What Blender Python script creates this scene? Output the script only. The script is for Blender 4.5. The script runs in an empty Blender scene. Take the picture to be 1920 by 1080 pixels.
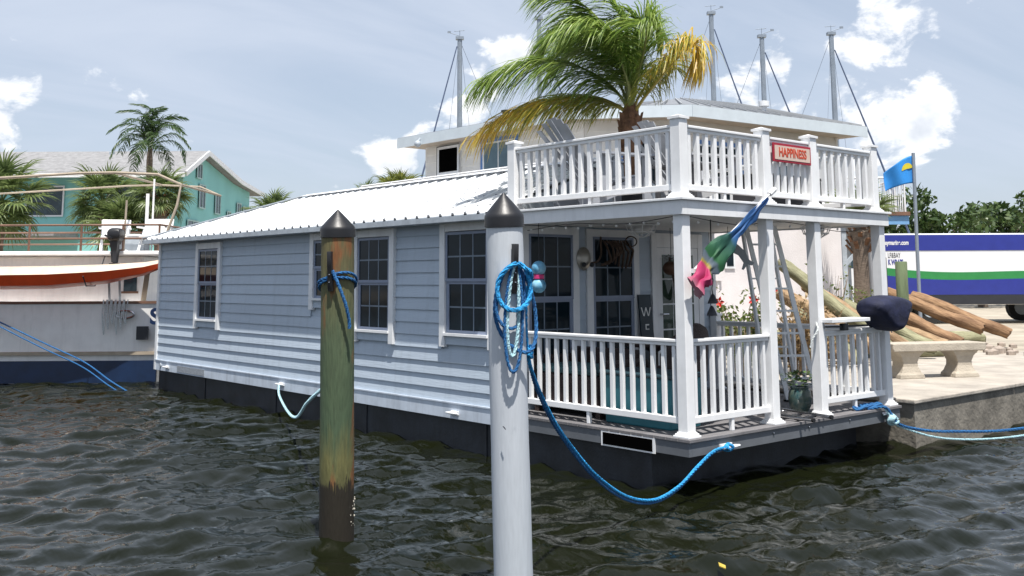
import bpy, math, random
import numpy as np
from mathutils import Vector, Matrix
random.seed(7); RNG = np.random.default_rng(7)
scene = bpy.context.scene
COL = scene.collection
# ------------------------------------------------------------------ camera
CAM = Vector((-7.2272, -5.9828, 1.87))
RIGHT = Vector((0.756414, -0.654079, -0.004259)); FWD = Vector((0.648257, 0.748782, 0.138157)); UP = Vector((-0.087177, -0.107264, 0.990401))
cd = bpy.data.cameras.new('camera'); cam = bpy.data.objects.new('camera', cd); COL.objects.link(cam)
m = Matrix.Identity(4)
for i in range(3):
    m[i][0] = RIGHT[i]; m[i][1] = UP[i]; m[i][2] = -FWD[i]; m[i][3] = CAM[i]
cam.matrix_world = m
cd.sensor_width = 36; cd.lens = 36*1905.48/1920; cd.shift_y = -(540-255.8)/1920; cd.clip_end = 3000; cd.clip_start = .1
scene.camera = cam
# ------------------------------------------------------------------ light
SUN = Vector((-1/5.2, -1/2.9, 1)).normalized()
elev = math.asin(SUN.z); az = math.atan2(SUN.x, SUN.y)
sl = bpy.data.lights.new('sun', 'SUN'); sl.energy = 4.9; sl.angle = math.radians(.53); sl.color = (1, .955, .89)
so = bpy.data.objects.new('sun', sl); COL.objects.link(so)
so.rotation_euler = SUN.to_track_quat('Z', 'Y').to_euler(); so.location = (0, 0, 40)
vs = scene.view_settings; vs.view_transform = 'Standard'; vs.look = 'None'; vs.exposure = 0.58; vs.gamma = 1; vs.use_curve_mapping = False
world = bpy.data.worlds.new('World'); scene.world = world; world.use_nodes = True
nt = world.node_tree; nt.nodes.clear()
def N(t, **kw):
    n = nt.nodes.new(t)
    for k, v in kw.items(): setattr(n, k, v)
    return n
def lk(a, b): nt.links.new(a, b)
def val(sock, v): sock.default_value = v
sky = N('ShaderNodeTexSky', sky_type='NISHITA'); sky.sun_disc = False; sky.sun_elevation = elev; sky.sun_rotation = az
sky.altitude = 0; sky.air_density = 1.0; sky.dust_density = 1.3; sky.ozone_density = 1.0
tc = N('ShaderNodeTexCoord')
def math_(op, a, b=None, c=None):
    n = N('ShaderNodeMath', operation=op)
    for i, x in enumerate((a, b, c)):
        if x is None: continue
        if isinstance(x, (int, float)): n.inputs[i].default_value = x
        else: lk(x, n.inputs[i])
    return n.outputs[0]
def ray(x, y): return (FWD + RIGHT*((x-960)/1905.48) + UP*((255.8-y)/1905.48)).normalized()
# cumulus: a field of puffs near the horizon, denser in a few banks
blobs = [((1705, 35), .058, .24), ((1740, 200), .04, .20), ((1680, 275), .05, .17), ((1460, 118), .018, .26), ((1500, 185), .05, .07), ((740, 290), .030, .36), ((925, 150), .035, .24),
         ((860, 205), .03, .26), ((1360, 165), .035, .12), ((1590, 235), .045, .10), ((975, 95), .022, .24), ((625, 362), .018, .22), ((-60, 300), .07, .16), ((-350, 250), .2, .16), ((2300, 150), .25, .08)]
dirv = tc.outputs['Generated']
acc = None
for (bx_, by_), rad, amp in blobs:
    d = ray(bx_, by_)
    sub = N('ShaderNodeVectorMath', operation='DISTANCE'); lk(dirv, sub.inputs[0]); sub.inputs[1].default_value = d
    q = math_('DIVIDE', sub.outputs['Value'], rad); q = math_('MULTIPLY', q, q); e = math_('POWER', 2.718, math_('MULTIPLY', q, -1.0)); e = math_('MULTIPLY', e, amp)
    acc = e if acc is None else math_('ADD', acc, e)
def noise(scale, detail, rough, vec, dist=0.0):
    n = N('ShaderNodeTexNoise'); n.inputs['Scale'].default_value = scale; n.inputs['Detail'].default_value = detail
    n.inputs['Roughness'].default_value = rough; n.inputs['Distortion'].default_value = dist; lk(vec, n.inputs['Vector']); return n.outputs['Fac']
mp = N('ShaderNodeMapping'); lk(dirv, mp.inputs['Vector']); mp.inputs['Scale'].default_value = (1, 1, 1.5)
n1 = noise(13, 9, .58, mp.outputs[0], .25)
mp2 = N('ShaderNodeMapping'); lk(dirv, mp2.inputs['Vector']); mp2.inputs['Scale'].default_value = (1, 1, 1.5); mp2.inputs['Location'].default_value = (SUN.x*.02, SUN.y*.02, .03)
n2 = noise(13, 6, .55, mp2.outputs[0], .25)
dens = math_('ADD', n1, acc)
mr = N('ShaderNodeMapRange', interpolation_type='SMOOTHSTEP'); lk(dens, mr.inputs[0]); val(mr.inputs[1], .665); val(mr.inputs[2], .765)
cum = mr.outputs[0]
# shade: thick clouds with more cloud above them turn grey
shade = math_('ADD', n2, acc)
ms = N('ShaderNodeMapRange', interpolation_type='SMOOTHSTEP'); lk(shade, ms.inputs[0]); val(ms.inputs[1], .68); val(ms.inputs[2], 1.02)
# thin cirrus veil on a plane
sep = N('ShaderNodeSeparateXYZ'); lk(dirv, sep.inputs[0])
zz = math_('ADD', math_('MAXIMUM', sep.outputs[2], 0.0), .22)
cx = N('ShaderNodeCombineXYZ'); lk(math_('DIVIDE', sep.outputs[0], zz), cx.inputs[0]); lk(math_('DIVIDE', sep.outputs[1], zz), cx.inputs[1])
mpc = N('ShaderNodeMapping'); lk(cx.outputs[0], mpc.inputs['Vector']); mpc.inputs['Rotation'].default_value = (0, 0, .55); mpc.inputs['Scale'].default_value = (.5, 1.5, 1)
c1 = noise(1.3, 6, .55, mpc.outputs[0], .6)
mv = N('ShaderNodeMapRange', interpolation_type='SMOOTHSTEP'); lk(c1, mv.inputs[0]); val(mv.inputs[1], .28); val(mv.inputs[2], .72); val(mv.inputs[3], .50); val(mv.inputs[4], .95)
def mix(fac, a, b):
    n = N('ShaderNodeMix', data_type='RGBA')
    if isinstance(fac, (int, float)): n.inputs[0].default_value = fac
    else: lk(fac, n.inputs[0])
    for s, x in ((n.inputs[6], a), (n.inputs[7], b)):
        if isinstance(x, tuple): s.default_value = x
        else: lk(x, s)
    return n.outputs[2]
veil = mix(mv.outputs[0], sky.outputs[0], (5.35, 6.0, 7.15, 1))
ccol = mix(ms.outputs[0], (9.6, 9.7, 9.9, 1), (5.6, 6.1, 6.9, 1))
full = mix(math_('MULTIPLY', cum, .92), veil, ccol)
bg = N('ShaderNodeBackground'); val(bg.inputs[1], .083); lk(full, bg.inputs[0])
out = N('ShaderNodeOutputWorld'); lk(bg.outputs[0], out.inputs[0])

# ------------------------------------------------------------------ helpers
YAW = math.radians(41.4)-.009
def CA(x, d, z=0.0):
    return Vector((CAM.x+math.cos(YAW)*x+math.sin(YAW)*d, CAM.y-math.sin(YAW)*x+math.cos(YAW)*d, z))
MATS = {}
def mat(name, col, rough=.5, var=.12, scale=4.0, bump=0.0, bscale=40.0, metal=0.0, island=0.0, col2=None, stretch=None, spec=.5, sss=False, coat=0, orand=0.0, grime=0.0):
    if name in MATS: return MATS[name]
    mt = bpy.data.materials.new(name); mt.use_nodes = True; t = mt.node_tree; b = t.nodes['Principled BSDF']
    b.inputs['Roughness'].default_value = rough; b.inputs['Metallic'].default_value = metal; b.inputs['Specular IOR Level'].default_value = spec
    if coat: b.inputs['Coat Weight'].default_value = coat
    co = t.nodes.new('ShaderNodeTexCoord'); mp_ = t.nodes.new('ShaderNodeMapping'); t.links.new(co.outputs['Object'], mp_.inputs[0])
    if stretch: mp_.inputs['Scale'].default_value = stretch
    nz = t.nodes.new('ShaderNodeTexNoise'); nz.inputs['Scale'].default_value = scale; nz.inputs['Detail'].default_value = 6; nz.inputs['Roughness'].default_value = .6
    t.links.new(mp_.outputs[0], nz.inputs['Vector'])
    rp = t.nodes.new('ShaderNodeValToRGB'); rp.color_ramp.elements[0].position = .32; rp.color_ramp.elements[1].position = .68
    lo = tuple(c*(1-var) for c in col) if col2 is None else col2
    hi = tuple(min(1, c*(1+var)) for c in col) if col2 is None else col
    rp.color_ramp.elements[0].color = (*lo, 1); rp.color_ramp.elements[1].color = (*hi, 1)
    t.links.new(nz.outputs['Fac'], rp.inputs[0]); last = rp.outputs[0]
    if island:
        g = t.nodes.new('ShaderNodeNewGeometry'); hs = t.nodes.new('ShaderNodeHueSaturation')
        r1 = t.nodes.new('ShaderNodeMapRange'); r1.inputs[3].default_value = 1-island; r1.inputs[4].default_value = 1+island
        t.links.new(g.outputs['Random Per Island'], r1.inputs[0]); t.links.new(r1.outputs[0], hs.inputs['Value'])
        r2 = t.nodes.new('ShaderNodeMapRange'); r2.inputs[3].default_value = .5-.03*island; r2.inputs[4].default_value = .5+.03*island
        t.links.new(g.outputs['Random Per Island'], r2.inputs[0]); t.links.new(r2.outputs[0], hs.inputs['Hue'])
        t.links.new(last, hs.inputs['Color']); last = hs.outputs[0]
    if grime:
        mg = t.nodes.new('ShaderNodeMapping'); t.links.new(co.outputs['Object'], mg.inputs[0]); mg.inputs['Scale'].default_value = (9,9,.9); ng = t.nodes.new('ShaderNodeTexNoise'); ng.inputs['Scale'].default_value = 1; ng.inputs['Detail'].default_value = 8; ng.inputs['Roughness'].default_value = .7; t.links.new(mg.outputs[0], ng.inputs['Vector'])
        rg_ = t.nodes.new('ShaderNodeMapRange'); rg_.inputs[1].default_value = .5; rg_.inputs[2].default_value = .78; rg_.inputs[3].default_value = 1; rg_.inputs[4].default_value = 1-grime; t.links.new(ng.outputs['Fac'], rg_.inputs[0])
        hg = t.nodes.new('ShaderNodeHueSaturation'); t.links.new(rg_.outputs[0], hg.inputs['Value']); t.links.new(last, hg.inputs['Color']); last = hg.outputs[0]
    if orand:
        oi = t.nodes.new('ShaderNodeObjectInfo'); hs = t.nodes.new('ShaderNodeHueSaturation'); r1 = t.nodes.new('ShaderNodeMapRange'); r1.inputs[3].default_value = 1-orand; r1.inputs[4].default_value = 1+orand
        t.links.new(oi.outputs['Random'], r1.inputs[0]); t.links.new(r1.outputs[0], hs.inputs['Value']); t.links.new(last, hs.inputs['Color']); last = hs.outputs[0]
    t.links.new(last, b.inputs['Base Color'])
    if sss: b.inputs['Transmission Weight'].default_value = 0; 
    if bump:
        nb = t.nodes.new('ShaderNodeTexNoise'); nb.inputs['Scale'].default_value = bscale; nb.inputs['Detail'].default_value = 4
        t.links.new(mp_.outputs[0], nb.inputs['Vector'])
        bp = t.nodes.new('ShaderNodeBump'); bp.inputs['Strength'].default_value = bump; bp.inputs['Distance'].default_value = .02
        t.links.new(nb.outputs['Fac'], bp.inputs['Height']); t.links.new(bp.outputs[0], b.inputs['Normal'])
    MATS[name] = mt; return mt

class MB:
    def __init__(s): s.v = []; s.f = []
    def add(s, vs_, fs):
        o = len(s.v); s.v += [tuple(x) for x in vs_]; s.f += [tuple(i+o for i in f) for f in fs]; return s
    def box(s, x0, x1, y0, y1, z0, z1):
        return s.add([(x0,y0,z0),(x1,y0,z0),(x1,y1,z0),(x0,y1,z0),(x0,y0,z1),(x1,y0,z1),(x1,y1,z1),(x0,y1,z1)],
                     [(0,3,2,1),(4,5,6,7),(0,1,5,4),(1,2,6,5),(2,3,7,6),(3,0,4,7)])
    def cbox(s, c, size, rot=None):
        h = [x/2 for x in size]; R_ = rot if rot is not None else Matrix.Identity(3)
        vs_ = [Vector(c)+R_@Vector((sx*h[0], sy*h[1], sz*h[2])) for sz in (-1,1) for sx, sy in ((-1,-1),(1,-1),(1,1),(-1,1))]
        return s.add(vs_, [(0,3,2,1),(4,5,6,7),(0,1,5,4),(1,2,6,5),(2,3,7,6),(3,0,4,7)])
    def bar(s, a, b, w, h, up=(0,0,1)):
        a = Vector(a); b = Vector(b); d = (b-a); L_ = d.length; d.normalize(); u = Vector(up); sd = d.cross(u)
        if sd.length < 1e-4: sd = d.cross(Vector((1,0,0)))
        sd.normalize(); u = sd.cross(d)
        return s.cbox((a+b)/2, (L_, w, h), Matrix((d, sd, u)).transposed())
    def tube(s, pts, r, n=8, cap=True):
        pts = [Vector(p) for p in pts]; k = len(pts); rs = r if isinstance(r, (list, tuple)) else [r]*k
        o = len(s.v); prev = None
        for i, p in enumerate(pts):
            d = (pts[min(i+1, k-1)]-pts[max(i-1, 0)]).normalized()
            if prev is None:
                a = d.cross(Vector((0,0,1)))
                if a.length < .05: a = d.cross(Vector((1,0,0)))
            else: a = prev - d*prev.dot(d)
            a.normalize(); prev = a; b = d.cross(a)
            for j in range(n):
                t = 2*math.pi*j/n; s.v.append(tuple(p+(a*math.cos(t)+b*math.sin(t))*rs[i]))
        for i in range(k-1):
            for j in range(n):
                j2 = (j+1) % n; s.f.append((o+i*n+j, o+i*n+j2, o+(i+1)*n+j2, o+(i+1)*n+j))
        if cap: s.f.append(tuple(o+j for j in range(n))[::-1]); s.f.append(tuple(o+(k-1)*n+j for j in range(n)))
        return s
    def lathe(s, prof, c=(0,0,0), n=20):
        o = len(s.v); k = len(prof)
        for r, z in prof:
            for j in range(n):
                t = 2*math.pi*j/n; s.v.append((c[0]+r*math.cos(t), c[1]+r*math.sin(t), c[2]+z))
        for i in range(k-1):
            for j in range(n):
                j2 = (j+1) % n; s.f.append((o+i*n+j, o+i*n+j2, o+(i+1)*n+j2, o+(i+1)*n+j))
        s.f.append(tuple(o+j for j in range(n))[::-1]); s.f.append(tuple(o+(k-1)*n+j for j in range(n)))
        return s
    def ball(s, c, r, n=12, sz=(1,1,1)):
        k = n//2
        prof = [(max(.001, math.sin(math.pi*i/k))*r, -math.cos(math.pi*i/k)*r) for i in range(k+1)]
        o = len(s.v); s.lathe(prof, (0,0,0), n)
        for i in range(o, len(s.v)):
            v = s.v[i]; s.v[i] = (c[0]+v[0]*sz[0], c[1]+v[1]*sz[1], c[2]+v[2]*sz[2])
        return s
    def prism(s, poly, org, ax, ay, depth):
        org = Vector(org); ax = Vector(ax); ay = Vector(ay); nz = ax.cross(ay).normalized()*depth; k = len(poly)
        a = [org+ax*x+ay*y for x, y in poly]
        return s.add(a+[p+nz for p in a], [tuple(range(k))[::-1], tuple(range(k, 2*k))]+[(i, (i+1) % k, (i+1) % k+k, i+k) for i in range(k)])
    def loft(s, rings, closed=True, cap=True):
        o = len(s.v); n = len(rings[0]); 
        for r in rings: s.v += [tuple(p) for p in r]
        for i in range(len(rings)-1):
            for j in range(n if closed else n-1):
                j2 = (j+1) % n; s.f.append((o+i*n+j, o+i*n+j2, o+(i+1)*n+j2, o+(i+1)*n+j))
        if cap and closed: s.f.append(tuple(o+j for j in range(n))[::-1]); s.f.append(tuple(o+(len(rings)-1)*n+j for j in range(n)))
        return s
    def mesh(s, name, mt, smooth=False):
        me = bpy.data.meshes.new(name); me.from_pydata(s.v, [], s.f); me.update()
        for mm in (mt if isinstance(mt, (list, tuple)) else [mt]): me.materials.append(mm)
        if smooth:
            me.shade_smooth()
            if hasattr(me, 'set_sharp_from_angle'): me.set_sharp_from_angle(angle=math.radians(40))
        return me
WORLDLOC = {}
def thing(name, label, cat, loc=(0,0,0), rz=0.0, group=None, world=False):
    o = bpy.data.objects.new(name, None); COL.objects.link(o); o.location = loc; o.rotation_euler = (0,0,rz); o.empty_display_size = .2
    o['label'] = label; o['category'] = cat
    if group: o['group'] = group
    if world: WORLDLOC[o.name] = Vector(loc)
    return o
def tag(o, label, cat, group=None):
    o['label'] = label; o['category'] = cat
    if group: o['group'] = group
    return o
def obj(name, mb, mt, parent=None, smooth=False, bevel=0.0, loc=None, rot=None, scale=None):
    me = mb if isinstance(mb, bpy.types.Mesh) else mb.mesh(name, mt, smooth)
    o = bpy.data.objects.new(name, me); COL.objects.link(o)
    if loc is not None: o.location = loc
    if rot is not None: o.rotation_euler = rot
    if scale is not None: o.scale = scale
    if parent is not None:
        o.parent = parent
        if parent.name in WORLDLOC: o.matrix_parent_inverse = Matrix.Translation(-WORLDLOC[parent.name])
    if bevel:
        bv = o.modifiers.new('bevel', 'BEVEL'); bv.width = bevel; bv.segments = 2; bv.limit_method = 'ANGLE'
    return o
def struct(o, kind='structure'): o['kind'] = kind; return o
def text_mesh(name, s, size, mt, depth=.004, sx=1.0, align='CENTER', bold=0.0, shear=0.0):
    cu = bpy.data.curves.new(name, 'FONT'); cu.body = s; cu.size = size; cu.extrude = depth; cu.align_x = align; cu.align_y = 'CENTER'; cu.offset = bold; cu.shear = shear
    to = bpy.data.objects.new(name, cu); COL.objects.link(to)
    dg = bpy.context.evaluated_depsgraph_get(); dg.update()
    me = bpy.data.meshes.new_from_object(to.evaluated_get(dg)); me.name = name
    bpy.data.objects.remove(to); me.materials.clear(); me.materials.append(mt)
    for v in me.vertices: v.co.x *= sx
    return me
def smoothpts(pts, n=12):
    P = [Vector(p) for p in pts]; P = [P[0]*2-P[1]]+P+[P[-1]*2-P[-2]]; o = []
    for i in range(1, len(P)-2):
        for k in range(n):
            t = k/n; a, b, c, d = P[i-1:i+3]
            o.append(.5*((2*b)+(c-a)*t+(2*a-5*b+4*c-d)*t*t+(3*b-a-3*c+d)*t**3))
    o.append(P[-2]); return o
def laid(pts, r, turns=.095):
    P = [Vector(p) for p in pts]; seg = [(P[i+1]-P[i]).length for i in range(len(P)-1)]; tot = sum(seg); n = max(8, int(tot/(r*.95))); Q = []; acc_ = 0; i = 0; run = 0.0
    for k in range(n+1):
        d_ = tot*k/n
        while i < len(seg)-1 and run+seg[i] < d_: run += seg[i]; i += 1
        Q.append(P[i].lerp(P[i+1], min(1, (d_-run)/max(1e-6, seg[i]))))
    mb = MB(); a = None; fr = []
    for k, q in enumerate(Q):
        d = (Q[min(k+1, n)]-Q[max(k-1, 0)]).normalized()
        a = (d.cross(ZV) if d.cross(ZV).length > .05 else d.cross(Vector((1,0,0)))) if a is None else a-d*a.dot(d)
        a.normalize(); fr.append((a.copy(), d.cross(a)))
    for s_ in range(3):
        mb.tube([q+(f[0]*math.cos(k*.62+s_*2.094)+f[1]*math.sin(k*.62+s_*2.094))*r*.46 for k, (q, f) in enumerate(zip(Q, fr))], r*.58, 5)
    return mb
def rope(name, label, pts, r, mt, group=None, n=12, parent=None):
    o = obj(name, laid(smoothpts(pts, n), r), mt, parent, True)
    return tag(o, label, 'rope', group) if parent is None else o

# ------------------------------------------------------------------ materials
WHITE = mat('white_vinyl', (.78,.785,.79), .38, .06, 5, orand=.025)
WHITE2 = mat('painted_white_trim', (.74,.75,.76), .45, .05, 6, grime=.14)
SIDING = mat('blue_grey_clapboard', (.425,.495,.575), .55, .06, 3, .12, 60, stretch=(1,.10,1), orand=.05, grime=.16)
SIDING2 = mat('blue_grey_clapboard_front', (.425,.495,.575), .55, .06, 3, .12, 60, stretch=(.10,1,1), orand=.05)
SKIRT = mat('pale_skirt_board', (.52,.58,.66), .5, .09, 5, grime=.30)
VINYL = mat('grey_window_sash', (.21,.25,.34), .45, .05)
GLASS = mat('dark_window_glass', (.008,.016,.022), .05, .4, 2, spec=.14)
MUNT = mat('grille_bar', (.13,.17,.22), .4, .05)
HULL = mat('black_hull', (.015,.018,.024), .5, .6, 3, .1, grime=.6)
DECKM = mat('grey_deck_board', (.15,.145,.15), .7, .22, 3, .2, 60, stretch=(1,8,1), orand=.12)
FASC = mat('grey_deck_fascia', (.115,.125,.14), .55, .12, 4)
METAL_ROOF = mat('white_metal_roof', (.66,.68,.70), .4, .02, 2)
GREYTRIM = mat('weathered_gutter', (.36,.40,.44), .5, .15, 6)
CEIL = mat('porch_ceiling_panel', (.62,.62,.62), .6, .05)
BLACKP = mat('black_plastic', (.012,.012,.014), .42, .2, 6, .05)
ALU = mat('aluminium', (.85,.88,.90), .45, .08, 8)
STEEL = mat('stainless_steel', (.55,.55,.56), .22, .1, 8, metal=1)
DARKM = mat('dark_metal', (.02,.022,.028), .5, .2)
ROPEB = mat('blue_rope', (.02,.15,.36), .85, .55, 60, .6, 90, col2=(.008,.06,.19))
ROPEC = mat('bright_blue_rope', (.02,.27,.58), .85, .5, 60, .6, 90)
ROPEP = mat('pale_blue_rope', (.36,.56,.62), .8, .35, 60, .6, 90)
ROPEW = mat('pale_rope', (.55,.58,.58), .8, .3, 60, .5, 90)
TEALC = mat('teal_bin', (.03,.17,.21), .5, .12)
WICKER = mat('dark_brown_wicker', (.035,.02,.018), .6, .4, 60, .8, 90)
CONC = mat('concrete', (.36,.325,.28), .9, .22, 2.2, .5, 25)
CONCD = mat('seawall_concrete', (.17,.155,.13), .9, .4, 3, .6, 20)
NAVY = mat('navy_canvas', (.007,.010,.036), .8, .4, 9, .9, 9)

# ------------------------------------------------------------------ water
def make_water():
    # real waves near the boats, flat sheet with ripples out to the horizon
    x0, x1, y0, y1, st = -15.0, 11.0, -7.5, 19.5, .045
    xs = np.arange(x0, x1+1e-6, st); ys = np.arange(y0, y1+1e-6, st); X, Y = np.meshgrid(xs, ys); Z = np.zeros_like(X)
    wd = math.atan2(RIGHT.y, RIGHT.x)+math.radians(115)
    Xw = X+.10*np.sin(1.3*Y+.7*X+1)+.08*np.sin(2.3*X-1.1*Y); Yw = Y+.10*np.sin(1.1*X-.6*Y+2)+.07*np.sin(2.9*Y+.8*X)
    for i in range(64):
        lam = float(np.exp(RNG.uniform(math.log(.14), math.log(1.15)))); th = wd+RNG.normal(0, .75); k = 2*math.pi/lam
        amp = .0084*lam**.8*RNG.uniform(.4, 1.15); ph = RNG.uniform(0, 6.28)
        s_ = np.sin(k*(math.cos(th)*Xw+math.sin(th)*Yw)+ph); Z += amp*(s_-.35*s_*s_)
    fade = np.clip(np.minimum.reduce([X-x0, x1-X, Y-y0, y1-Y])/2.5, 0, 1); Z *= fade
    ny, nx = X.shape; v = np.stack([X, Y, Z], -1).reshape(-1, 3)
    idx = np.arange(nx*ny).reshape(ny, nx); f = np.stack([idx[:-1,:-1], idx[:-1,1:], idx[1:,1:], idx[1:,:-1]], -1).reshape(-1, 4)
    B = 1500.0
    ex = np.array([(-B,-B,0),(B,-B,0),(B,y0,0),(-B,y0,0), (-B,y1,0),(B,y1,0),(B,B,0),(-B,B,0), (-B,y0,0),(x0,y0,0),(x0,y1,0),(-B,y1,0), (x1,y0,0),(B,y0,0),(B,y1,0),(x1,y1,0)], float)
    f2 = np.arange(16).reshape(4, 4)+len(v)
    v = np.vstack([v, ex]); f = np.vstack([f, f2])
    me = bpy.data.meshes.new('water'); me.vertices.add(len(v)); me.vertices.foreach_set('co', v.ravel())
    me.loops.add(f.size); me.loops.foreach_set('vertex_index', f.ravel().astype(np.int32)); me.polygons.add(len(f)); me.polygons.foreach_set('loop_start', np.arange(0, f.size, 4, dtype=np.int32))
    me.polygons.foreach_set('use_smooth', np.ones(len(f), bool)); me.update(calc_edges=True)
    mt = bpy.data.materials.new('murky_water'); mt.use_nodes = True; t = mt.node_tree; b = t.nodes['Principled BSDF']
    b.inputs['Base Color'].default_value = (.0058,.0072,.0028,1); b.inputs['Roughness'].default_value = .015; b.inputs['IOR'].default_value = 1.33
    co = t.nodes.new('ShaderNodeTexCoord'); mp_ = t.nodes.new('ShaderNodeMapping'); t.links.new(co.outputs['Object'], mp_.inputs[0]); mp_.inputs['Rotation'].default_value = (0,0,-wd); mp_.inputs['Scale'].default_value = (1.6,.7,1)
    nz = t.nodes.new('ShaderNodeTexNoise'); nz.inputs['Scale'].default_value = 8.5; nz.inputs['Detail'].default_value = 5; nz.inputs['Roughness'].default_value = .5; nz.inputs['Distortion'].default_value = .7; t.links.new(mp_.outputs[0], nz.inputs['Vector'])
    bp = t.nodes.new('ShaderNodeBump'); bp.inputs['Strength'].default_value = .25; bp.inputs['Distance'].default_value = .018; t.links.new(nz.outputs['Fac'], bp.inputs['Height']); t.links.new(bp.outputs[0], b.inputs['Normal'])
    me.materials.append(mt); o = bpy.data.objects.new('water', me); COL.objects.link(o); return struct(o)
make_water()

# ------------------------------------------------------------------ land
GZ = .5
GROUND = mat('sandy_ground', (.34,.30,.24), .95, .25, 1.2, .4, 12)
def land():
    A = Vector((4.9, -.1, 0)); p1 = CA(-7.0, 25.2); p2 = CA(-90, 29)
    poly = [(4.9, 1.6), (700, 1.6), (700, 900), (p2.x-150, 900), (p2.x, p2.y), (p1.x, p1.y), (4.9, p1.y-1)]
    mb = MB(); k = len(poly); mb.add([(x,y,GZ-.006) for x,y in poly]+[(x,y,-1.2) for x,y in poly], [tuple(range(k))]+[(i, i+k, (i+1) % k+k, (i+1) % k) for i in range(k)])
    struct(obj('ground', mb, GROUND))
    # concrete dock along the houseboat, in cast slabs
    dk = struct(obj('dock', MB().box(3.86, 60, -.06, 20, -1.2, GZ-.05), CONCD))
    for i in range(8):
        for j in range(1 if i > 2 else 3):
            xa = 3.82+j*2.6; 
            obj('slab', MB().box(xa+.006, xa+2.594, -.1+i*2.4+.006, -.1+(i+1)*2.4-.006, GZ-.05, GZ), CONC, dk, bevel=.012)
    for j in range(3, 10): obj('slab', MB().box(3.82+j*2.6+.006, 3.82+j*2.6+2.594, -.094, 2.294, GZ-.05, GZ), CONC, dk, bevel=.012)
land()

# ------------------------------------------------------------------ the houseboat
D = .45; W = 3.63; L = 12.04; PY = 2.5
HB = thing('houseboat', 'blue grey clapboard houseboat with white metal roof and railed porch', 'houseboat', (W/2, 6, 0), world=True)
obj('hull', MB().box(.07, W-.07, .5, L-.03, -.5, .305), HULL, HB)
# seams of the black float
for y in (2.9, 5.3, 7.7, 10.1): obj('hull_seam', MB().box(.058, .07, y-.02, y+.02, -.1, .30), HULL, HB)
def window_y(parent, x, y0, y1, z0, z1, sgn=-1, ears=True, cols=3):
    """double hung window in a wall facing -X"""
    wn = obj('window', MB().box(x+.022, x+.06, y0+.10, y1-.10, z0+.11, z1-.11), VINYL, parent)
    tr = MB(); p = x-.034
    tr.box(p, x+.02, y0, y0+.10, z0-(.05 if ears else 0), z1); tr.box(p, x+.02, y1-.10, y1, z0-(.05 if ears else 0), z1)
    tr.box(p+.003, x+.02, y0+.10, y1-.10, z1-.10, z1-.002)
    obj('casing', tr, WHITE2, wn, bevel=.004)
    obj('sill', MB().box(p-.022, x+.02, y0+.085, y1-.085, z0+.08, z0+.11), WHITE2, wn)
    obj('apron', MB().box(x-.012, x+.02, y0+.10, y1-.10, z0-.02, z0+.08), SIDING, wn)
    zm = (z0+z1)/2+.01
    for lo, hi, off in ((zm, z1-.11, -.022), (z0+.11, zm, -.006)):
        fr = MB(); a, b = y0+.105, y1-.105; t = .032 if off < -.01 else .05
        fr.box(x+off, x+off+.03, a, a+t, lo, hi); fr.box(x+off, x+off+.03, b-t, b, lo, hi)
        fr.box(x+off+.001, x+off+.03, a+t, b-t, lo, lo+.035); fr.box(x+off+.001, x+off+.03, a+t, b-t, hi-.03, hi)
        obj('sash', fr, VINYL, wn)
        ya, yb, za, zb = a+t, b-t, lo+.035, hi-.03
        for i in range(cols):
            for j in range(2):
                pa = MB().box(x+off+.012, x+off+.016, ya+(yb-ya)*i/cols, ya+(yb-ya)*(i+1)/cols, za+(zb-za)*j/2, za+(zb-za)*(j+1)/2)
                obj('pane', pa, GLASS, wn)
        gb = MB()
        for i in range(1, cols): yy = ya+(yb-ya)*i/cols; gb.box(x+off+.008, x+off+.0119, yy-.009, yy+.009, za, zb)
        gb.box(x+off+.0085, x+off+.0119, ya, yb, (za+zb)/2-.009, (za+zb)/2+.009)
        obj('grille', gb, MUNT, wn)
    return wn
WY = [(9.5, 10.44, 1.12, 2.47), (5.86, 6.66, 1.50, 2.50), (4.59, 5.53, 1.12, 2.50), (2.66, 3.64, 1.14, 2.51)]
wall = obj('wall', MB().box(.03, W-.03, PY+.02, L-.01, .30, 2.56), SIDING, HB)
NC = 14; z0w = .475; ch = (2.53-z0w)/NC
def clap(parent, x, y0, y1, z0, h, mt, sgn=-1, proud=.026):
    mb = MB().add([(x,y0,z0),(x,y1,z0),(x+sgn*proud,y1,z0),(x+sgn*proud,y0,z0),(x,y0,z0+h),(x,y1,z0+h),(x+sgn*.006,y1,z0+h),(x+sgn*.006,y0,z0+h)],
                  [(0,1,2,3),(4,7,6,5),(2,1,5,6),(3,2,6,7),(0,3,7,4),(1,0,4,5)])
    return obj('clapboard', mb, mt, parent)
for i in range(NC):
    za = z0w+i*ch; zb = za+ch; segs = [(PY+.06, L-.07)]
    for (a, b, c, d) in WY:
        if zb > c-.05+.002 and za < d:
            ns = []
            for s0, s1 in segs:
                lo, hi = (a, b)
                if s0 < lo: ns.append((s0, min(s1, lo)))
                if s1 > hi: ns.append((max(s0, hi), s1))
            segs = ns
    for s0, s1 in segs:
        # long runs are butted like real boards
        cut = s0
        while s1-cut > 3.66+.6:
            nx_ = cut+3.0+random.random()*.6; clap(wall, .028, cut, nx_-.003, za, ch, SIDING); cut = nx_
        clap(wall, .028, cut, s1, za, ch, SIDING)
for w in WY: window_y(HB, .0, *w)
obj('skirt_board', MB().box(-.012, .03, PY+.0, L-.0, .30, .472), SKIRT, HB, bevel=.004)
obj('drip_strip', MB().box(-.022, .0, PY+.02, L-.02, .466, .482), SKIRT, HB)
obj('corner_trim', MB().box(-.016, .06, L-.07, L+.012, .305, 2.53), WHITE2, HB)
obj('corner_trim', MB().box(-.012, .06, PY-.01, PY+.06, .305, 2.46), WHITE2, HB)
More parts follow.
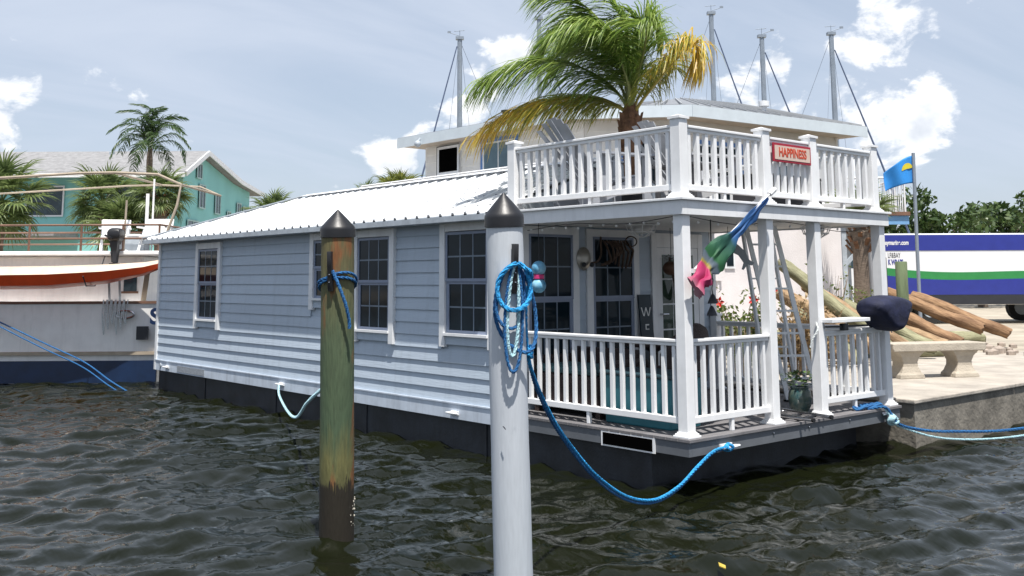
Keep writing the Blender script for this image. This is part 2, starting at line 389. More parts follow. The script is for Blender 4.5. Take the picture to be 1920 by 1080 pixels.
# cleats on the skirt
def cleat(parent, c, ax, mt=WHITE2, s=1.0):
    c = Vector(c); ax = Vector(ax); outn = Vector((-1,0,0)) if abs(ax.y) > .5 else Vector((0,-1,0))
    mb = MB(); mb.tube([c-ax*.11*s+outn*.05*s, c-ax*.05*s+outn*.055*s, c+ax*.05*s+outn*.055*s, c+ax*.11*s+outn*.05*s], [.008*s,.015*s,.015*s,.008*s], 8)
    mb.tube([c-ax*.03*s, c-ax*.03*s+outn*.055*s], .014*s, 8); mb.tube([c+ax*.03*s, c+ax*.03*s+outn*.055*s], .014*s, 8); mb.cbox(c+outn*.006, (.02 if abs(ax.y)>.5 else .14*s, .14*s if abs(ax.y)>.5 else .02, .04*s))
    return obj('cleat', mb, mt, parent, True)
for y, z in ((7.38,.39),(3.35,.37),(11.45,.38)): cleat(HB, (-.012, y, z), (0,1,0))
obj('hose_inlet', MB().tube([(-.012,11.75,.39),(-.03,11.75,.39)], .035, 12), GREYTRIM, HB)
pl = tag(obj('registration_plate', MB().box(-.02, -.0125, 9.97, 11.04, .325, .425), mat('worn_plate', (.05,.06,.08), .5, .9, 30, col2=(.5,.54,.58), stretch=(1,3,8))), 'narrow worn lettered plate on the skirt board beside the far corner', 'plate')
# --- porch deck
plank_y = [(-.03)+i*.1405 for i in range(18)]
deck = obj('porch_deck', MB().box(.03, W-.03, .03, PY+.03, .31, D-.03), FASC, HB)
pm = MB().box(-.02, W+.02, .002, .136, -.028, 0).mesh('plank', DECKM)
for i in range(18): obj('plank', pm, None, deck, bevel=.003, loc=(0, -.03+i*.1405, D))
fr = MB(); fr.box(-.008, .03, -.008, PY-.012, .30, D-.03); fr.box(.031, W+.008, -.008, .03, .30, D-.03); fr.box(W-.03, W+.008, .031, PY, .30, D-.03)
obj('deck_fascia', fr, FASC, HB)
cleat(HB, (.5, -.008, .345), (1,0,0), WHITE2, 1.25); cleat(HB, (3.3, -.008, .39), (1,0,0), STEEL, .9)
bolts = MB()
for x in (1.25, 1.85, 2.6): bolts.ball((x, -.012, .385), .012, 8)
obj('bolt', bolts, STEEL, HB)
t = thing('name_board', 'white edged name board with blank black face on porch fascia', 'sign', (-.01, .72, .35), world=True)
obj('board', MB().box(-.018, -.009, .38, 1.06, .285, .425), WHITE, t); obj('black_face', MB().box(-.0215, -.018, .41, 1.035, .30, .41), mat('flat_black', (.002,.002,.002), .9, .1, spec=0), t)
# --- posts and railings
PX = [.09, 1.387, 2.2355, W-.09]
CT = 2.463
def post(parent, x, y, z0, z1, w=.112, cap=False):
    p = obj('post', MB().box(x-w/2, x+w/2, y-w/2, y+w/2, z0, z1), WHITE, parent, bevel=.006)
    b = MB()
    for dz, e in ((0, .034), (.022, .022), (.036, .010)): b.box(x-w/2-e, x+w/2+e, y-w/2-e, y+w/2+e, z0+dz, z0+dz+(.022 if dz == 0 else .014))
    obj('post_base', b, WHITE, p, bevel=.005)
    if cap: 
        c = MB().box(x-w/2-.014, x+w/2+.014, y-w/2-.014, y+w/2+.014, z1-.002, z1+.022)
        e = w/2+.012; c.add([(x-e,y-e,z1+.021),(x+e,y-e,z1+.021),(x+e,y+e,z1+.021),(x-e,y+e,z1+.021),(x,y,z1+.045)], [(0,1,4),(1,2,4),(2,3,4),(3,0,4)])
        obj('post_cap', c, WHITE, p)
    return p
for x in PX: post(HB, x, .09, D+.0, CT)
post(HB, W-.09, PY-.07, D, D+.93, .10, True)
def railing(parent, axis, fixed, a, b, zt, zb, sp=.128, bw=.036, foot=None, name='railing', trh=.05):
    def bx(mb, lo, hi, w0, w1, za, zb_):
        return mb.box(lo, hi, fixed+w0, fixed+w1, za, zb_) if axis == 'x' else mb.box(fixed+w0, fixed+w1, lo, hi, za, zb_)
    mb = MB(); bx(mb, a, b, -.045, .045, zt-.028, zt); bx(mb, a+.002, b-.002, -.03, .03, zt-.028-.032, zt-.028)
    r = obj(name, mb, WHITE, parent, bevel=.006)
    mb = MB(); bx(mb, a, b, -.028, .028, zb, zb+.058)
    if foot is not None:
        mid = (a+b)/2; bx(mb, mid-.02, mid+.02, -.02, .02, foot, zb)
    obj('bottom_rail', mb, WHITE, r, bevel=.005)
    n = max(2, int(round((b-a)/sp))); 
    me = MB().box(-bw/2, bw/2, -bw/2, bw/2, zb+.058, zt-.06).mesh('baluster', WHITE)
    for i in range(n):
        q = a+(b-a)*(i+.5)/n; obj('baluster', me, None, r, loc=((q, fixed, 0) if axis == 'x' else (fixed, q, 0)))
    return r
RT, RB = 1.312, .565
railing(HB, 'y', .09, .146, PY-.0, RT, RB, foot=D)
railing(HB, 'x', .09, PX[0]+.056, PX[1]-.056, RT, RB, foot=D)
railing(HB, 'x', .09, PX[2]+.056, PX[3]-.056, RT, RB, foot=D)
railing(HB, 'y', W-.09, .146, PY-.12, RT, RB, foot=D)
# --- porch back wall
pw = obj('porch_wall', MB().box(.02, W-.02, PY, PY+.02, D, 2.47), SIDING2, HB)
def clapx(parent, x0, x1, y, z0, h):
    mb = MB().add([(x0,y,z0),(x1,y,z0),(x1,y-.02,z0),(x0,y-.02,z0),(x0,y,z0+h),(x1,y,z0+h),(x1,y-.005,z0+h),(x0,y-.005,z0+h)],
                  [(0,3,2,1),(4,5,6,7),(2,3,7,6),(3,0,4,7),(1,2,6,5),(0,1,5,4)])
    obj('clapboard', mb, SIDING2, parent)
for i in range(13):
    za = D+.02+i*.154
    for a, b in ((.06,.22),(1.12,1.23),(2.15,2.36),(3.37,3.52)): clapx(pw, a, b, PY, za, min(.154, 2.46-za))
def window_x(parent, x0, x1, z0, z1, y, cols=3, sill=True):
    wn = obj('window', MB().box(x0, x1, y-.004, y+.012, z0, z1), VINYL, parent)
    tr = MB(); tr.box(x0-.10, x0, y-.032, y-.0, z0-.1, z1+.09); tr.box(x1, x1+.10, y-.032, y-.0, z0-.1, z1+.09); tr.box(x0, x1, y-.030, y, z1, z1+.088); tr.box(x0, x1, y-.03, y, z0-.098, z0)
    obj('casing', tr, WHITE2, wn)
    zm = (z0+z1)/2-.03
    for lo, hi, off in ((zm, z1, .036), (z0, zm, .022)):
        fr = MB(); t_ = .03 if off > .03 else .045; yf = y-off
        fr.box(x0, x0+t_, yf, yf+.02, lo, hi); fr.box(x1-t_, x1, yf, yf+.02, lo, hi); fr.box(x0+t_, x1-t_, yf+.001, yf+.02, lo, lo+.035); fr.box(x0+t_, x1-t_, yf+.001, yf+.02, hi-.03, hi)
        obj('sash', fr, VINYL, wn); xa, xb, za, zb = x0+t_, x1-t_, lo+.035, hi-.03
        for i in range(cols):
            for j in range(2): obj('pane', MB().box(xa+(xb-xa)*i/cols, xa+(xb-xa)*(i+1)/cols, yf+.012, yf+.016, za+(zb-za)*j/2, za+(zb-za)*(j+1)/2), GLASS, wn)
        gb = MB()
        for i in range(1, cols): xx = xa+(xb-xa)*i/cols; gb.box(xx-.008, xx+.008, yf+.008, yf+.0118, za, zb)
        gb.box(xa, xb, yf+.0085, yf+.0118, (za+zb)/2-.008, (za+zb)/2+.008)
        obj('grille', gb, MUNT, wn)
window_x(HB, .33, 1.01, .96, 2.36, PY); window_x(HB, 1.34, 2.04, .96, 2.35, PY)
dr = obj('door', MB().box(2.47, 3.26, PY-.03, PY-.003, D+.02, 2.24), WHITE2, HB)
DG = mat('green_tinted_glass', (.035,.055,.04), .05, .5, 2)
obj('door_casing', MB().box(2.37, 2.465, PY-.034, PY-.002, D+.01, 2.42).box(3.265, 3.36, PY-.034, PY-.002, D+.01, 2.42).box(2.465, 3.265, PY-.032, PY-.002, 2.245, 2.42), WHITE2, dr)
for i in range(3):
    for j in range(5): obj('pane', MB().box(2.56+i*.205, 2.56+i*.205+.188, PY-.034, PY-.0301, .62+j*.31, .62+j*.31+.292), DG, dr)
obj('handle', MB().tube([(2.51,PY-.03,1.42),(2.51,PY-.08,1.42),(2.60,PY-.085,1.42)], .012, 8), STEEL, dr)
obj('corner_trim', MB().box(3.53, W+.008, PY-.018, PY+.06, D+.005, 2.46), WHITE2, HB)
# --- porch roof / upper deck
obj('porch_ceiling', MB().box(.03, W-.03, .03, PY+.0, CT-.003, CT+.02), CEIL, HB)
ud = obj('upper_deck', MB().box(.03, W-.03, .03, PY+.1, CT+.022, 2.568), FASC, HB)
upm = MB().box(-.0, W, .002, .136, -.022, 0).mesh('plank', mat('taupe_deck_board', (.25,.235,.225), .7, .15, 3, stretch=(1,8,1)))
for i in range(18): obj('plank', upm, None, ud, loc=(0, .012+i*.1405, 2.592))
fr = MB(); fr.box(-.002, .028, -.002, PY+.05, CT-.02, 2.572); fr.box(.029, W+.002, -.002, .028, CT-.02, 2.572); fr.box(W-.028, W+.002, .029, PY+.05, CT-.02, 2.572)
obj('porch_fascia', fr, WHITE2, HB)
cap = MB(); cap.box(-.03, .03, -.03, PY+.05, 2.574, 2.598); cap.box(.031, W+.03, -.03, .011, 2.574, 2.598); cap.box(W-.03, W+.03, .012, PY+.05, 2.574, 2.598)
obj('fascia_cap', cap, WHITE2, HB, bevel=.004)
UT, UB = 3.292, 2.675
UP_ = [(.12,.12),(1.42,.12),(2.27,.12),(W-.12,.12),(.12,2.46),(W-.12,2.46)]
for x, y in UP_: post(HB, x, y, 2.598, 3.345, .118, True)
railing(HB, 'y', .12, .18, 2.40, UT, UB, sp=.134, bw=.042, foot=2.6)
for a, b in ((0,1),(1,2),(2,3)): railing(HB, 'x', .12, UP_[a][0]+.06, UP_[b][0]-.06, UT, UB, sp=.132, bw=.042, foot=2.6)
railing(HB, 'y', W-.12, .18, 2.40, UT, UB, sp=.134, bw=.042, foot=2.6)
# --- main hip roof of ribbed panels
EX, EZ, RX, RZ, YB, YF = -.25, 2.577, 1.85, 3.31, L+.17, PY+.03
slope = (RZ-EZ)/(RX-EX); RIB = .2286
roof = obj('roof', MB().add([(EX+.03,YF,EZ-.03),(RX,YF,RZ-.03),(RX,YB-(RX-EX),RZ-.03),(EX+.03,YB-.03,EZ-.03),(2*RX-EX-.03,YB-.03,EZ-.03),(2*RX-EX-.03,YF,EZ-.03)], [(0,1,2,3),(2,4,3),(1,5,4,2),(0,5,1),(0,3,4,5)]), GREYTRIM, HB)
def xmax(y): return min(RX-.02, EX+max(0, YB-y)) if y > YB-(RX-EX) else RX-.02
def panel(y0, mirror=False):
    prof = []; 
    for k in range(4):
        b = y0+k*RIB; prof += [(b, 0), (b+.085, 0), (b+.102, .030), (b+.127, .030), (b+.144, 0)]
    prof.append((y0+4*RIB-.0005, 0)); prof = [(min(y, YB-.01), h) for y, h in prof]
    mb = MB(); lo = []; hi = []
    for y, h in prof:
        xm = xmax(y); f = (lambda x, h: (x, y, EZ+(x-EX)*slope+h)); a = f(EX, h); b = f(max(xm, EX+.002), h)
        if mirror: a = (2*RX-a[0], a[1], a[2]); b = (2*RX-b[0], b[1], b[2])
        lo.append(a); hi.append(b)
    n = len(lo); mb.add(lo+hi, [(i, i+1, n+i+1, n+i) if mirror else (i, n+i, n+i+1, i+1) for i in range(n-1)])
    mb.add([(x,y,z-.012) for x,y,z in lo]+lo, [(i, n+i, n+i+1, i+1) for i in range(n-1)])
    return obj('roof_panel', mb, METAL_ROOF, roof)
y = YF
while y < YB-.05:
    panel(y); panel(y, True); y += 4*RIB
k = MB(); k.add([(EX,YB,EZ),(2*RX-EX,YB,EZ),(RX,YB-(RX-EX),RZ)], [(0,1,2)]); obj('roof_panel', k, METAL_ROOF, roof)
rc = MB(); rc.tube([(RX,YF,RZ+.005),(RX,YB-(RX-EX)+.05,RZ+.005)], .001, 4)
rc = MB()
for s_ in (-1, 1): rc.add([(RX,YF,RZ+.055),(RX+s_*.13,YF,RZ+.012),(RX+s_*.13,YB-2.0,RZ+.012),(RX,YB-2.0,RZ+.055)], [(0,1,2,3)])
obj('ridge_cap', rc, METAL_ROOF, roof)
hc = MB(); a = Vector((EX,YB,EZ+.03)); b = Vector((RX,YB-(RX-EX),RZ+.045)); hc.bar(a, b, .12, .016); obj('hip_cap', hc, GREYTRIM, roof)
scr = MB(); j = 0; y = YF+.02
while y < YB-.1:
    for q in range(1, 9):
        x = EX+.06+q*.235
        if x < xmax(y)-.05: scr.cbox((x, y, EZ+(x-EX)*slope+.006), (.03,.034,.014))
    y += RIB
struct(obj('roof_screws', scr, mat('grey_screw_washer', (.13,.135,.15), .5, .2), roof), 'stuff')
g = MB(); g.box(EX-.012, EX+.012, YF, YB, EZ-.075, EZ-.012); g.box(EX+.012, .03, YF, YB-.02, EZ-.075, EZ-.055); g.box(EX+.0, 2*RX-EX, YB-.02, YB+.005, EZ-.075, EZ-.012)
obj('eave_fascia', g, GREYTRIM, HB)
ends = MB(); y = YF+.1145
while y < YB-.05: ends.cbox((EX-.002, y, EZ+.012), (.018,.03,.018)); y += RIB
struct(obj('rib_closures', ends, mat('dark_closure', (.24,.25,.27), .7, .2), roof), 'stuff')
# porch dressing that belongs to the boat: string lights, wall lamps
lp = [(.1+.0*i, .1+i*.16, CT-.03-.035*abs(math.sin(i*.9))) for i in range(15)]
sw = obj('light_string', MB().tube(smoothpts([(.13,.12,CT-.02),(.12,.8,CT-.07),(.13,1.6,CT-.04),(.16,2.3,CT-.08)], 8), .004, 5).tube(smoothpts([(.13,.12,CT-.02),(1.0,.15,CT-.08),(1.8,.14,CT-.03),(2.9,.15,CT-.1),(3.5,.15,CT-.02)], 8), .004, 5), DARKM, HB)
bl = MB().ball((0,0,-.018), .013, 8).mesh('bulb', WHITE)
for i in range(12): obj('bulb', bl, None, sw, loc=(.125, .22+i*.18, CT-.06-.01*math.sin(i*2)))
for i in range(10): obj('bulb', bl, None, sw, loc=(.4+i*.3, .145, CT-.06-.01*math.sin(i*2)))
for (cx_, cy_, cz_) in ((1.17, 1.55, CT-.004), (3.12, .62, CT-.004)):
    lampb = MB(); 
    for kz in (0, 1): lampb.tube([(cx_+math.cos(t_)*(.17-.03*kz), cy_+math.sin(t_)*(.17-.03*kz), cz_-.02-.075*kz) for t_ in [i*math.pi/10 for i in range(21)]], .007, 5)
    for i in range(8):
        t_ = i*math.pi/4; lampb.tube([(cx_+math.cos(t_)*.17, cy_+math.sin(t_)*.17, cz_-.02), (cx_+math.cos(t_)*.14, cy_+math.sin(t_)*.14, cz_-.095), (cx_+math.cos(t_)*.05, cy_+math.sin(t_)*.05, cz_-.145), (cx_,cy_,cz_-.15)], .006, 5)
    lc = obj('caged_ceiling_lamp', lampb, WHITE2, HB, True)
    obj('lamp_globe', MB().ball((cx_,cy_,cz_-.045), .10, 14, (1,1,.7)), mat('frosted_glass', (.6,.6,.6), .3, .03), lc, True)
fl = obj('floodlight', MB().ball((-.055,2.44,2.30), .075, 12, (1,1,1.25)).tube([(0,2.5,2.35),(-.05,2.47,2.33)], .03, 10), WHITE2, HB, True)
lw = obj('wall_lamp', MB().ball((1.165,PY-.05,2.09), .13, 16, (.85,.35,1.05)), mat('brushed_nickel', (.36,.34,.30), .35, .1, metal=.7), HB, True)
obj('lamp_head', MB().ball((1.10,PY-.12,2.02), .03, 8).ball((1.23,PY-.12,2.02), .03, 8), DARKM, lw, True)

# ------------------------------------------------------------------ pilings in the water
def piling_mat(name, stops, patch, patchcol, wet=None, bump=.5, streak=.5):
    mt = bpy.data.materials.new(name); mt.use_nodes = True; t = mt.node_tree; b = t.nodes['Principled BSDF']; b.inputs['Roughness'].default_value = .75
    co = t.nodes.new('ShaderNodeTexCoord'); sp_ = t.nodes.new('ShaderNodeSeparateXYZ'); t.links.new(co.outputs['Object'], sp_.inputs[0])
    mp_ = t.nodes.new('ShaderNodeMapping'); t.links.new(co.outputs['Object'], mp_.inputs[0]); mp_.inputs['Scale'].default_value = (14, 14, 1.6)
    nz = t.nodes.new('ShaderNodeTexNoise'); nz.inputs['Scale'].default_value = 1.0; nz.inputs['Detail'].default_value = 7; nz.inputs['Roughness'].default_value = .65; t.links.new(mp_.outputs[0], nz.inputs['Vector'])
    ma = t.nodes.new('ShaderNodeMath'); ma.operation = 'MULTIPLY_ADD'; t.links.new(nz.outputs['Fac'], ma.inputs[0]); ma.inputs[1].default_value = .7; t.links.new(sp_.outputs[2], ma.inputs[2])
    mr_ = t.nodes.new('ShaderNodeMapRange'); t.links.new(ma.outputs[0], mr_.inputs[0]); mr_.inputs[1].default_value = 0.35; mr_.inputs[2].default_value = 2.85
    rp = t.nodes.new('ShaderNodeValToRGB'); el = rp.color_ramp.elements
    while len(el) < len(stops): el.new(.5)
    for e, (p, c) in zip(el, stops): e.position = p; e.color = (*c, 1)
    t.links.new(mr_.outputs[0], rp.inputs[0]); last = rp.outputs[0]
    mp3 = t.nodes.new('ShaderNodeMapping'); t.links.new(co.outputs['Object'], mp3.inputs[0]); mp3.inputs['Scale'].default_value = patch[0]; mp3.inputs['Location'].default_value = patch[3]
    n3 = t.nodes.new('ShaderNodeTexNoise'); n3.inputs['Scale'].default_value = 1; n3.inputs['Detail'].default_value = 5; n3.inputs['Roughness'].default_value = .6; t.links.new(mp3.outputs[0], n3.inputs['Vector'])
    r3 = t.nodes.new('ShaderNodeMapRange'); r3.inputs[1].default_value = patch[1]; r3.inputs[2].default_value = patch[2]; t.links.new(n3.outputs['Fac'], r3.inputs[0])
    mx = t.nodes.new('ShaderNodeMix'); mx.data_type = 'RGBA'; t.links.new(r3.outputs[0], mx.inputs[0]); t.links.new(last, mx.inputs[6]); mx.inputs[7].default_value = (*patchcol, 1); last = mx.outputs[2]
    # fine streaks
    n4 = t.nodes.new('ShaderNodeTexNoise'); n4.inputs['Scale'].default_value = 5; n4.inputs['Detail'].default_value = 6; t.links.new(mp_.outputs[0], n4.inputs['Vector'])
    r4 = t.nodes.new('ShaderNodeMapRange'); r4.inputs[3].default_value = 1-streak; r4.inputs[4].default_value = 1+streak; t.links.new(n4.outputs['Fac'], r4.inputs[0])
    hs = t.nodes.new('ShaderNodeHueSaturation'); t.links.new(r4.outputs[0], hs.inputs['Value']); t.links.new(last, hs.inputs['Color']); last = hs.outputs[0]
    if wet:
        mw = t.nodes.new('ShaderNodeMapRange'); mw.inputs[1].default_value = wet; mw.inputs[2].default_value = wet+.035; 
        aw = t.nodes.new('ShaderNodeMath'); aw.operation = 'MULTIPLY_ADD'; t.links.new(n4.outputs['Fac'], aw.inputs[0]); aw.inputs[1].default_value = -.30; t.links.new(sp_.outputs[2], aw.inputs[2]); t.links.new(aw.outputs[0], mw.inputs[0])
        m5 = t.nodes.new('ShaderNodeMix'); m5.data_type = 'RGBA'; t.links.new(mw.outputs[0], m5.inputs[0]); m5.inputs[6].default_value = (.016,.012,.006,1); t.links.new(last, m5.inputs[7]); last = m5.outputs[2]
    t.links.new(last, b.inputs['Base Color'])
    bp = t.nodes.new('ShaderNodeBump'); bp.inputs['Strength'].default_value = bump; bp.inputs['Distance'].default_value = .012; t.links.new(n4.outputs['Fac'], bp.inputs['Height']); t.links.new(bp.outputs[0], b.inputs['Normal'])
    return mt
PB = piling_mat('weathered_timber', [(0, (.05,.05,.02)), (.22, (.13,.125,.045)), (.34, (.06,.095,.05)), (.55, (.075,.105,.055)), (.70, (.12,.12,.055)), (.82, (.12,.105,.045)), (1, (.13,.11,.05))], ((6,6,1.1), .585, .66, (3.1,1.2,.4)), (.20,.085,.03), .22)
PWM = piling_mat('painted_piling', [(0, (.47,.51,.55)), (.5, (.52,.55,.59)), (1, (.56,.59,.62))], ((3,3,1.5), .60, .66, (.4,.2,.9)), (.38,.42,.46), None, .06, .12)
def piling(name, label, base, top, r, mt, cap_h=.16):
    base = Vector(base); top = Vector(top); root = thing(name, label, 'piling', base, world=True)
    ax = (top-base).normalized(); pts = [base+(top-base)*t for t in (-.55, 0, .1, .2, .3, .4, .5, .6, .7, .8, .9, 1)]
    sh = obj('shaft', MB().tube([p-base for p in pts], [r*(1.04-.05*i/11+.008*math.sin(i*2.1)) for i in range(12)], 28), mt, root, True, loc=base)
    q = ax.to_track_quat('Z', 'Y').to_matrix()
    mb = MB().lathe([(r*1.05,-.07),(r*1.07,-.068),(r*1.07,-.012),(r*1.055,.0),(r*.98,.014),(r*.5,.078),(r*.12,.126),(.03*r,.136),(.002,.138)], (0,0,0), 28)
    mb.v = [tuple(q@Vector(v)+top) for v in mb.v]
    obj('cap', mb, BLACKP, root, True)
    return root, ax
pbase, ptop = Vector((-3.11,.76,0)), Vector((-3.21,.66,2.25))
BP, _ = piling('piling', 'weathered brown and green timber piling with black cone cap', pbase, ptop, .123, PB)
wbase, wtop = Vector((-3.12,-1.24,0)), Vector((-3.255,-1.318,2.245))
WP, _ = piling('piling', 'white painted piling with black cone cap holding coiled blue rope', wbase, wtop, .112, PWM)
brn = MB()
for i in range(30):
    t_ = random.uniform(-1.4, .2); brn.ball((pbase.x+.127*math.cos(t_), pbase.y+.127*math.sin(t_), random.uniform(.06,.3)), random.uniform(.003,.008), 6)
struct(obj('barnacles', brn, mat('barnacle', (.5,.47,.4), .9, .2), BP, True), 'stuff')
TOCAM = Vector((-math.sin(YAW), -math.cos(YAW), 0)); RGT = Vector((math.cos(YAW), -math.sin(YAW), 0)); ZV = Vector((0,0,1))
def hook(parent, c, n, h=.27, w=.038):
    """dock line holder: upright peg standing off the piling on a base plate"""
    s_ = Vector((-n.y, n.x, 0)); mb = MB()
    mb.loft([[c+n*dn+s_*ds*w/2+ZV*z_ for dn, ds in ((.0,-1),(o_,-1),(o_+.028,-.6),(o_+.028,.6),(o_,1),(.0,1))] if False else [c+n*(o_+a_)+s_*b_*w/2+ZV*z_ for a_, b_ in ((-.0,-1),(.03,-.8),(.03,.8),(0,1))] for z_, o_ in ((-.02,.0),(0,.004),(.03,.012),(.12,.014),(.16,.028),(h-.01,.034),(h,.03))])
    o = obj('line_hook', mb, BLACKP, parent, True)
    for z_ in (.045, .10): obj('screw', MB().ball(c+n*.046+ZV*z_, .006, 8), STEEL, o, True)
    return o
nW = (TOCAM*.93+RGT*.36).normalized(); cW = Vector((-3.225,-1.30,1.80))+nW*.110; hook(WP, cW, nW); obj('bent_nail', MB().tube([cW-ZV*.78-RGT*.06, cW-ZV*.785-RGT*.055+nW*.010, cW-ZV*.795-RGT*.05+nW*.014], .003, 6), DARKM, WP, True)
nB = (TOCAM*.98-RGT*.2).normalized(); cB = Vector((-3.195,.675,1.80))+nB*.120; hook(BP, cB, nB)
# coil hung on the white piling
def coil(label, c, n, hw, hh, r, mt, tilt=0.0, ph=0.0, depth=.03, wrap=0.0, turns=1, group=None):
    s_ = Vector((-n.y, n.x, 0)); pts = []
    for k in range(36*turns+1):
        t_ = 2*math.pi*k/36; x = hw*math.sin(t_)*(1-.12*math.cos(t_)); z = hh*(math.cos(t_)-1)
        curve = (x*x)/(2*.115)*wrap
        pts.append(c+s_*(x+tilt*z)+ZV*(z+.006*math.sin(3*t_+ph))+n*(depth-curve+.012*(k/36)))
    o = obj('rope_coil', laid(pts, r), mt, None, True); return tag(o, label, 'rope', group)
ctop = cW+ZV*.155+nW*.02
coil('bright blue rope loop hung in front on the white piling', ctop, nW, .105, .135, .0145, ROPEC, .0, 0, .03, .75)
coil('long narrow blue rope loop hanging lowest on the white piling', ctop+ZV*.0, nW, .056, .31, .010, ROPEB, .02, 1, .012, .6)
coil('pale blue rope bight hanging inside the coil on the white piling', ctop-ZV*.02, nW, .036, .255, .011, ROPEP, .04, 2, .010, .4)
coil('dark blue rope loop wrapped round the shoulder of the white piling', ctop-ZV*.015, nW, .128, .25, .012, ROPEB, -.12, 3, .0, .98)
coil('blue rope loop sagging behind the front loop on the white piling', ctop, nW, .088, .19, .011, ROPEB, .08, 4, .008, .9)
# long mooring line from white piling to the deck corner cleat
kn = Vector((-3.07,-1.315,1.43))
rope('mooring_rope', 'long doubled blue mooring line sagging from white piling to deck corner', [ctop+nW*.02, ctop+RGT*.11-ZV*.06-nW*.02, Vector((-3.10,-1.335,1.75)), kn, (-2.80,-1.10,1.20), (-2.35,-.82,.86), (-1.75,-.55,.46), (-1.2,-.36,.19), (-.75,-.25,.085), (-.38,-.19,.13), (-.05,-.13,.245), (.22,-.09,.335), (.44,-.07,.352)], .0135, ROPEC)
rope('mooring_rope', 'slimmer dark blue line running under the sagging mooring line', [kn-ZV*.01, (-2.80,-1.095,1.175), (-2.35,-.815,.835), (-1.75,-.545,.432), (-1.2,-.355,.163), (-.75,-.245,.062), (-.38,-.185,.108), (-.05,-.125,.225), (.22,-.085,.318), (.46,-.065,.342)], .0105, ROPEB)
kb = MB(); 
for i in range(3): kb.tube([kn+Vector((math.cos(t_)*.026, math.sin(t_)*.026, (i-1)*.022+.012*math.sin(t_*2+i))) for t_ in [k*math.pi/6 for k in range(13)]], .012, 6)
tag(obj('rope_knot', kb, ROPEC, None, True), 'blue knot in the mooring line beside the white piling', 'knot')
# wraps on brown piling
wr = []
for k in range(40):
    t_ = 2*math.pi*k/39; wr.append((ptop-(ptop-pbase)*.17)+ (TOCAM*math.cos(t_)+RGT*math.sin(t_))*.136+ZV*(.055*math.cos(t_)+.02*math.sin(t_)-.045))
tag(obj('rope_loop', laid(wr, .012), ROPEB, None, True), 'dark blue rope loop round the brown timber piling', 'rope')
wr2 = [Vector(p)+ZV*(.028+.012*math.sin(i*.3))+((Vector(p)-Vector((ptop.x,ptop.y,p[2]))).normalized()*.004) for i, p in enumerate(wr)]
tag(obj('rope_loop', laid(wr2, .011), ROPEB, None, True), 'upper blue rope turn round the brown timber piling', 'rope')
sC = cB+ZV*.13+nB*.04+RGT*.02
rope('rope_tail', 'blue rope tail hanging from the hook of the brown piling', [sC, sC+RGT*.05-ZV*.1+nB*.012, sC+RGT*.10-ZV*.24, sC+RGT*.118-ZV*.36-nB*.03, sC+RGT*.12-ZV*.42-nB*.035], .013, ROPEB)
rope('mooring_rope', 'pale blue line sagging between the skirt cleat and the brown piling', [(-.06,7.38,.40),(-.20,7.1,.27),(-.62,6.06,.17),(-1.24,4.73,.30),(-1.87,3.41,.62),(-2.49,2.08,.90),(-3.05,.92,1.10)], .017, ROPEP)
rope('mooring_rope', 'blue stern line wrapped at the deck cleat beside the dock', [(3.0,.02,.46),(3.22,-.06,.47),(3.3,-.09,.39),(3.36,-.12,.30),(3.6,-.16,.22),(4.2,-.28,.14),(5.4,-.62,.10),(7.5,-1.2,.25)], .017, ROPEB)
rope('mooring_rope', 'pale green line hanging under the blue stern line at the dock', [(3.24,-.05,.46),(3.31,-.10,.34),(3.45,-.13,.24),(4.2,-.30,.06),(5.4,-.66,.03),(7.5,-1.25,.2)], .012, ROPEP)
hb = MB()
for i in range(4): hb.tube([Vector((3.33,-.085-.012*i,.33))+Vector((math.cos(t_)*(.085-.012*i), .012*math.sin(t_*2), math.sin(t_)*(.052-.006*i))) for t_ in [k*math.pi/10 for k in range(20)]], .013, 6)
tag(obj('rope_hitch', hb, ROPEP, None, True), 'pale looped hitch on the deck cleat beside the dock', 'rope')
pile_ = MB()
for i in range(6): pile_.tube([Vector((2.95+.05*i, .06+.02*math.sin(i), .475+.008*(i % 2)))+Vector((math.cos(t_)*.13, math.sin(t_)*.05, .012*math.sin(3*t_))) for t_ in [k*math.pi/10 for k in range(21)]], .014, 6)
tag(obj('rope_heap', pile_, ROPEB, None, True), 'heap of blue rope on the porch deck under the grill railing', 'rope')
hb = MB()
for i in range(3): hb.tube([Vector((.46,-.07-.012*i,.347))+Vector((math.cos(t_+i)*(.06-.012*i), .012*math.sin(2*t_+i), math.sin(t_+i)*(.030-.004*i))) for t_ in [k*math.pi/10 for k in range(20)]], .012, 6)
tag(obj('rope_hitch', hb, ROPEC, None, True), 'bright blue hitch on the cleat at the deck corner', 'rope')

# ------------------------------------------------------------------ on the porch
def lettering(parent, s, size, mt, origin, ax, nrm, name='lettering', **kw):
    """flat letters in a vertical plane: ax = reading direction, nrm = out of the plane"""
    me = text_mesh(name, s, size, mt, **kw); ax = Vector(ax).normalized(); nrm = Vector(nrm).normalized()
    o = obj(name, me, mt, parent); M3 = Matrix((ax, Vector((0,0,1)), nrm)).transposed().to_4x4(); M3.translation = Vector(origin)
    if parent is not None and parent.name in WORLDLOC: o.matrix_parent_inverse = Matrix.Translation(-WORLDLOC[parent.name])
    o.matrix_basis = M3; return o
RED = mat('sign_red', (.33,.012,.03), .5, .1); CREAM = mat('sign_cream', (.62,.48,.40), .5, .05); ORR = mat('sign_letter_red', (.50,.055,.015), .5, .08)
t = thing('happiness_sign', 'red framed cream sign reading HAPPINESS on the upper railing', 'sign', (1.85,.06,3.05), world=True)
x0, x1, zb, zt = 1.52, 2.20, 3.04, 3.235
obj('frame', MB().box(x0, x1, .052, .066, zb, zt), RED, t, bevel=.003); obj('panel', MB().box(x0+.025, x1-.025, .048, .0515, zb+.025, zt-.025), CREAM, t)
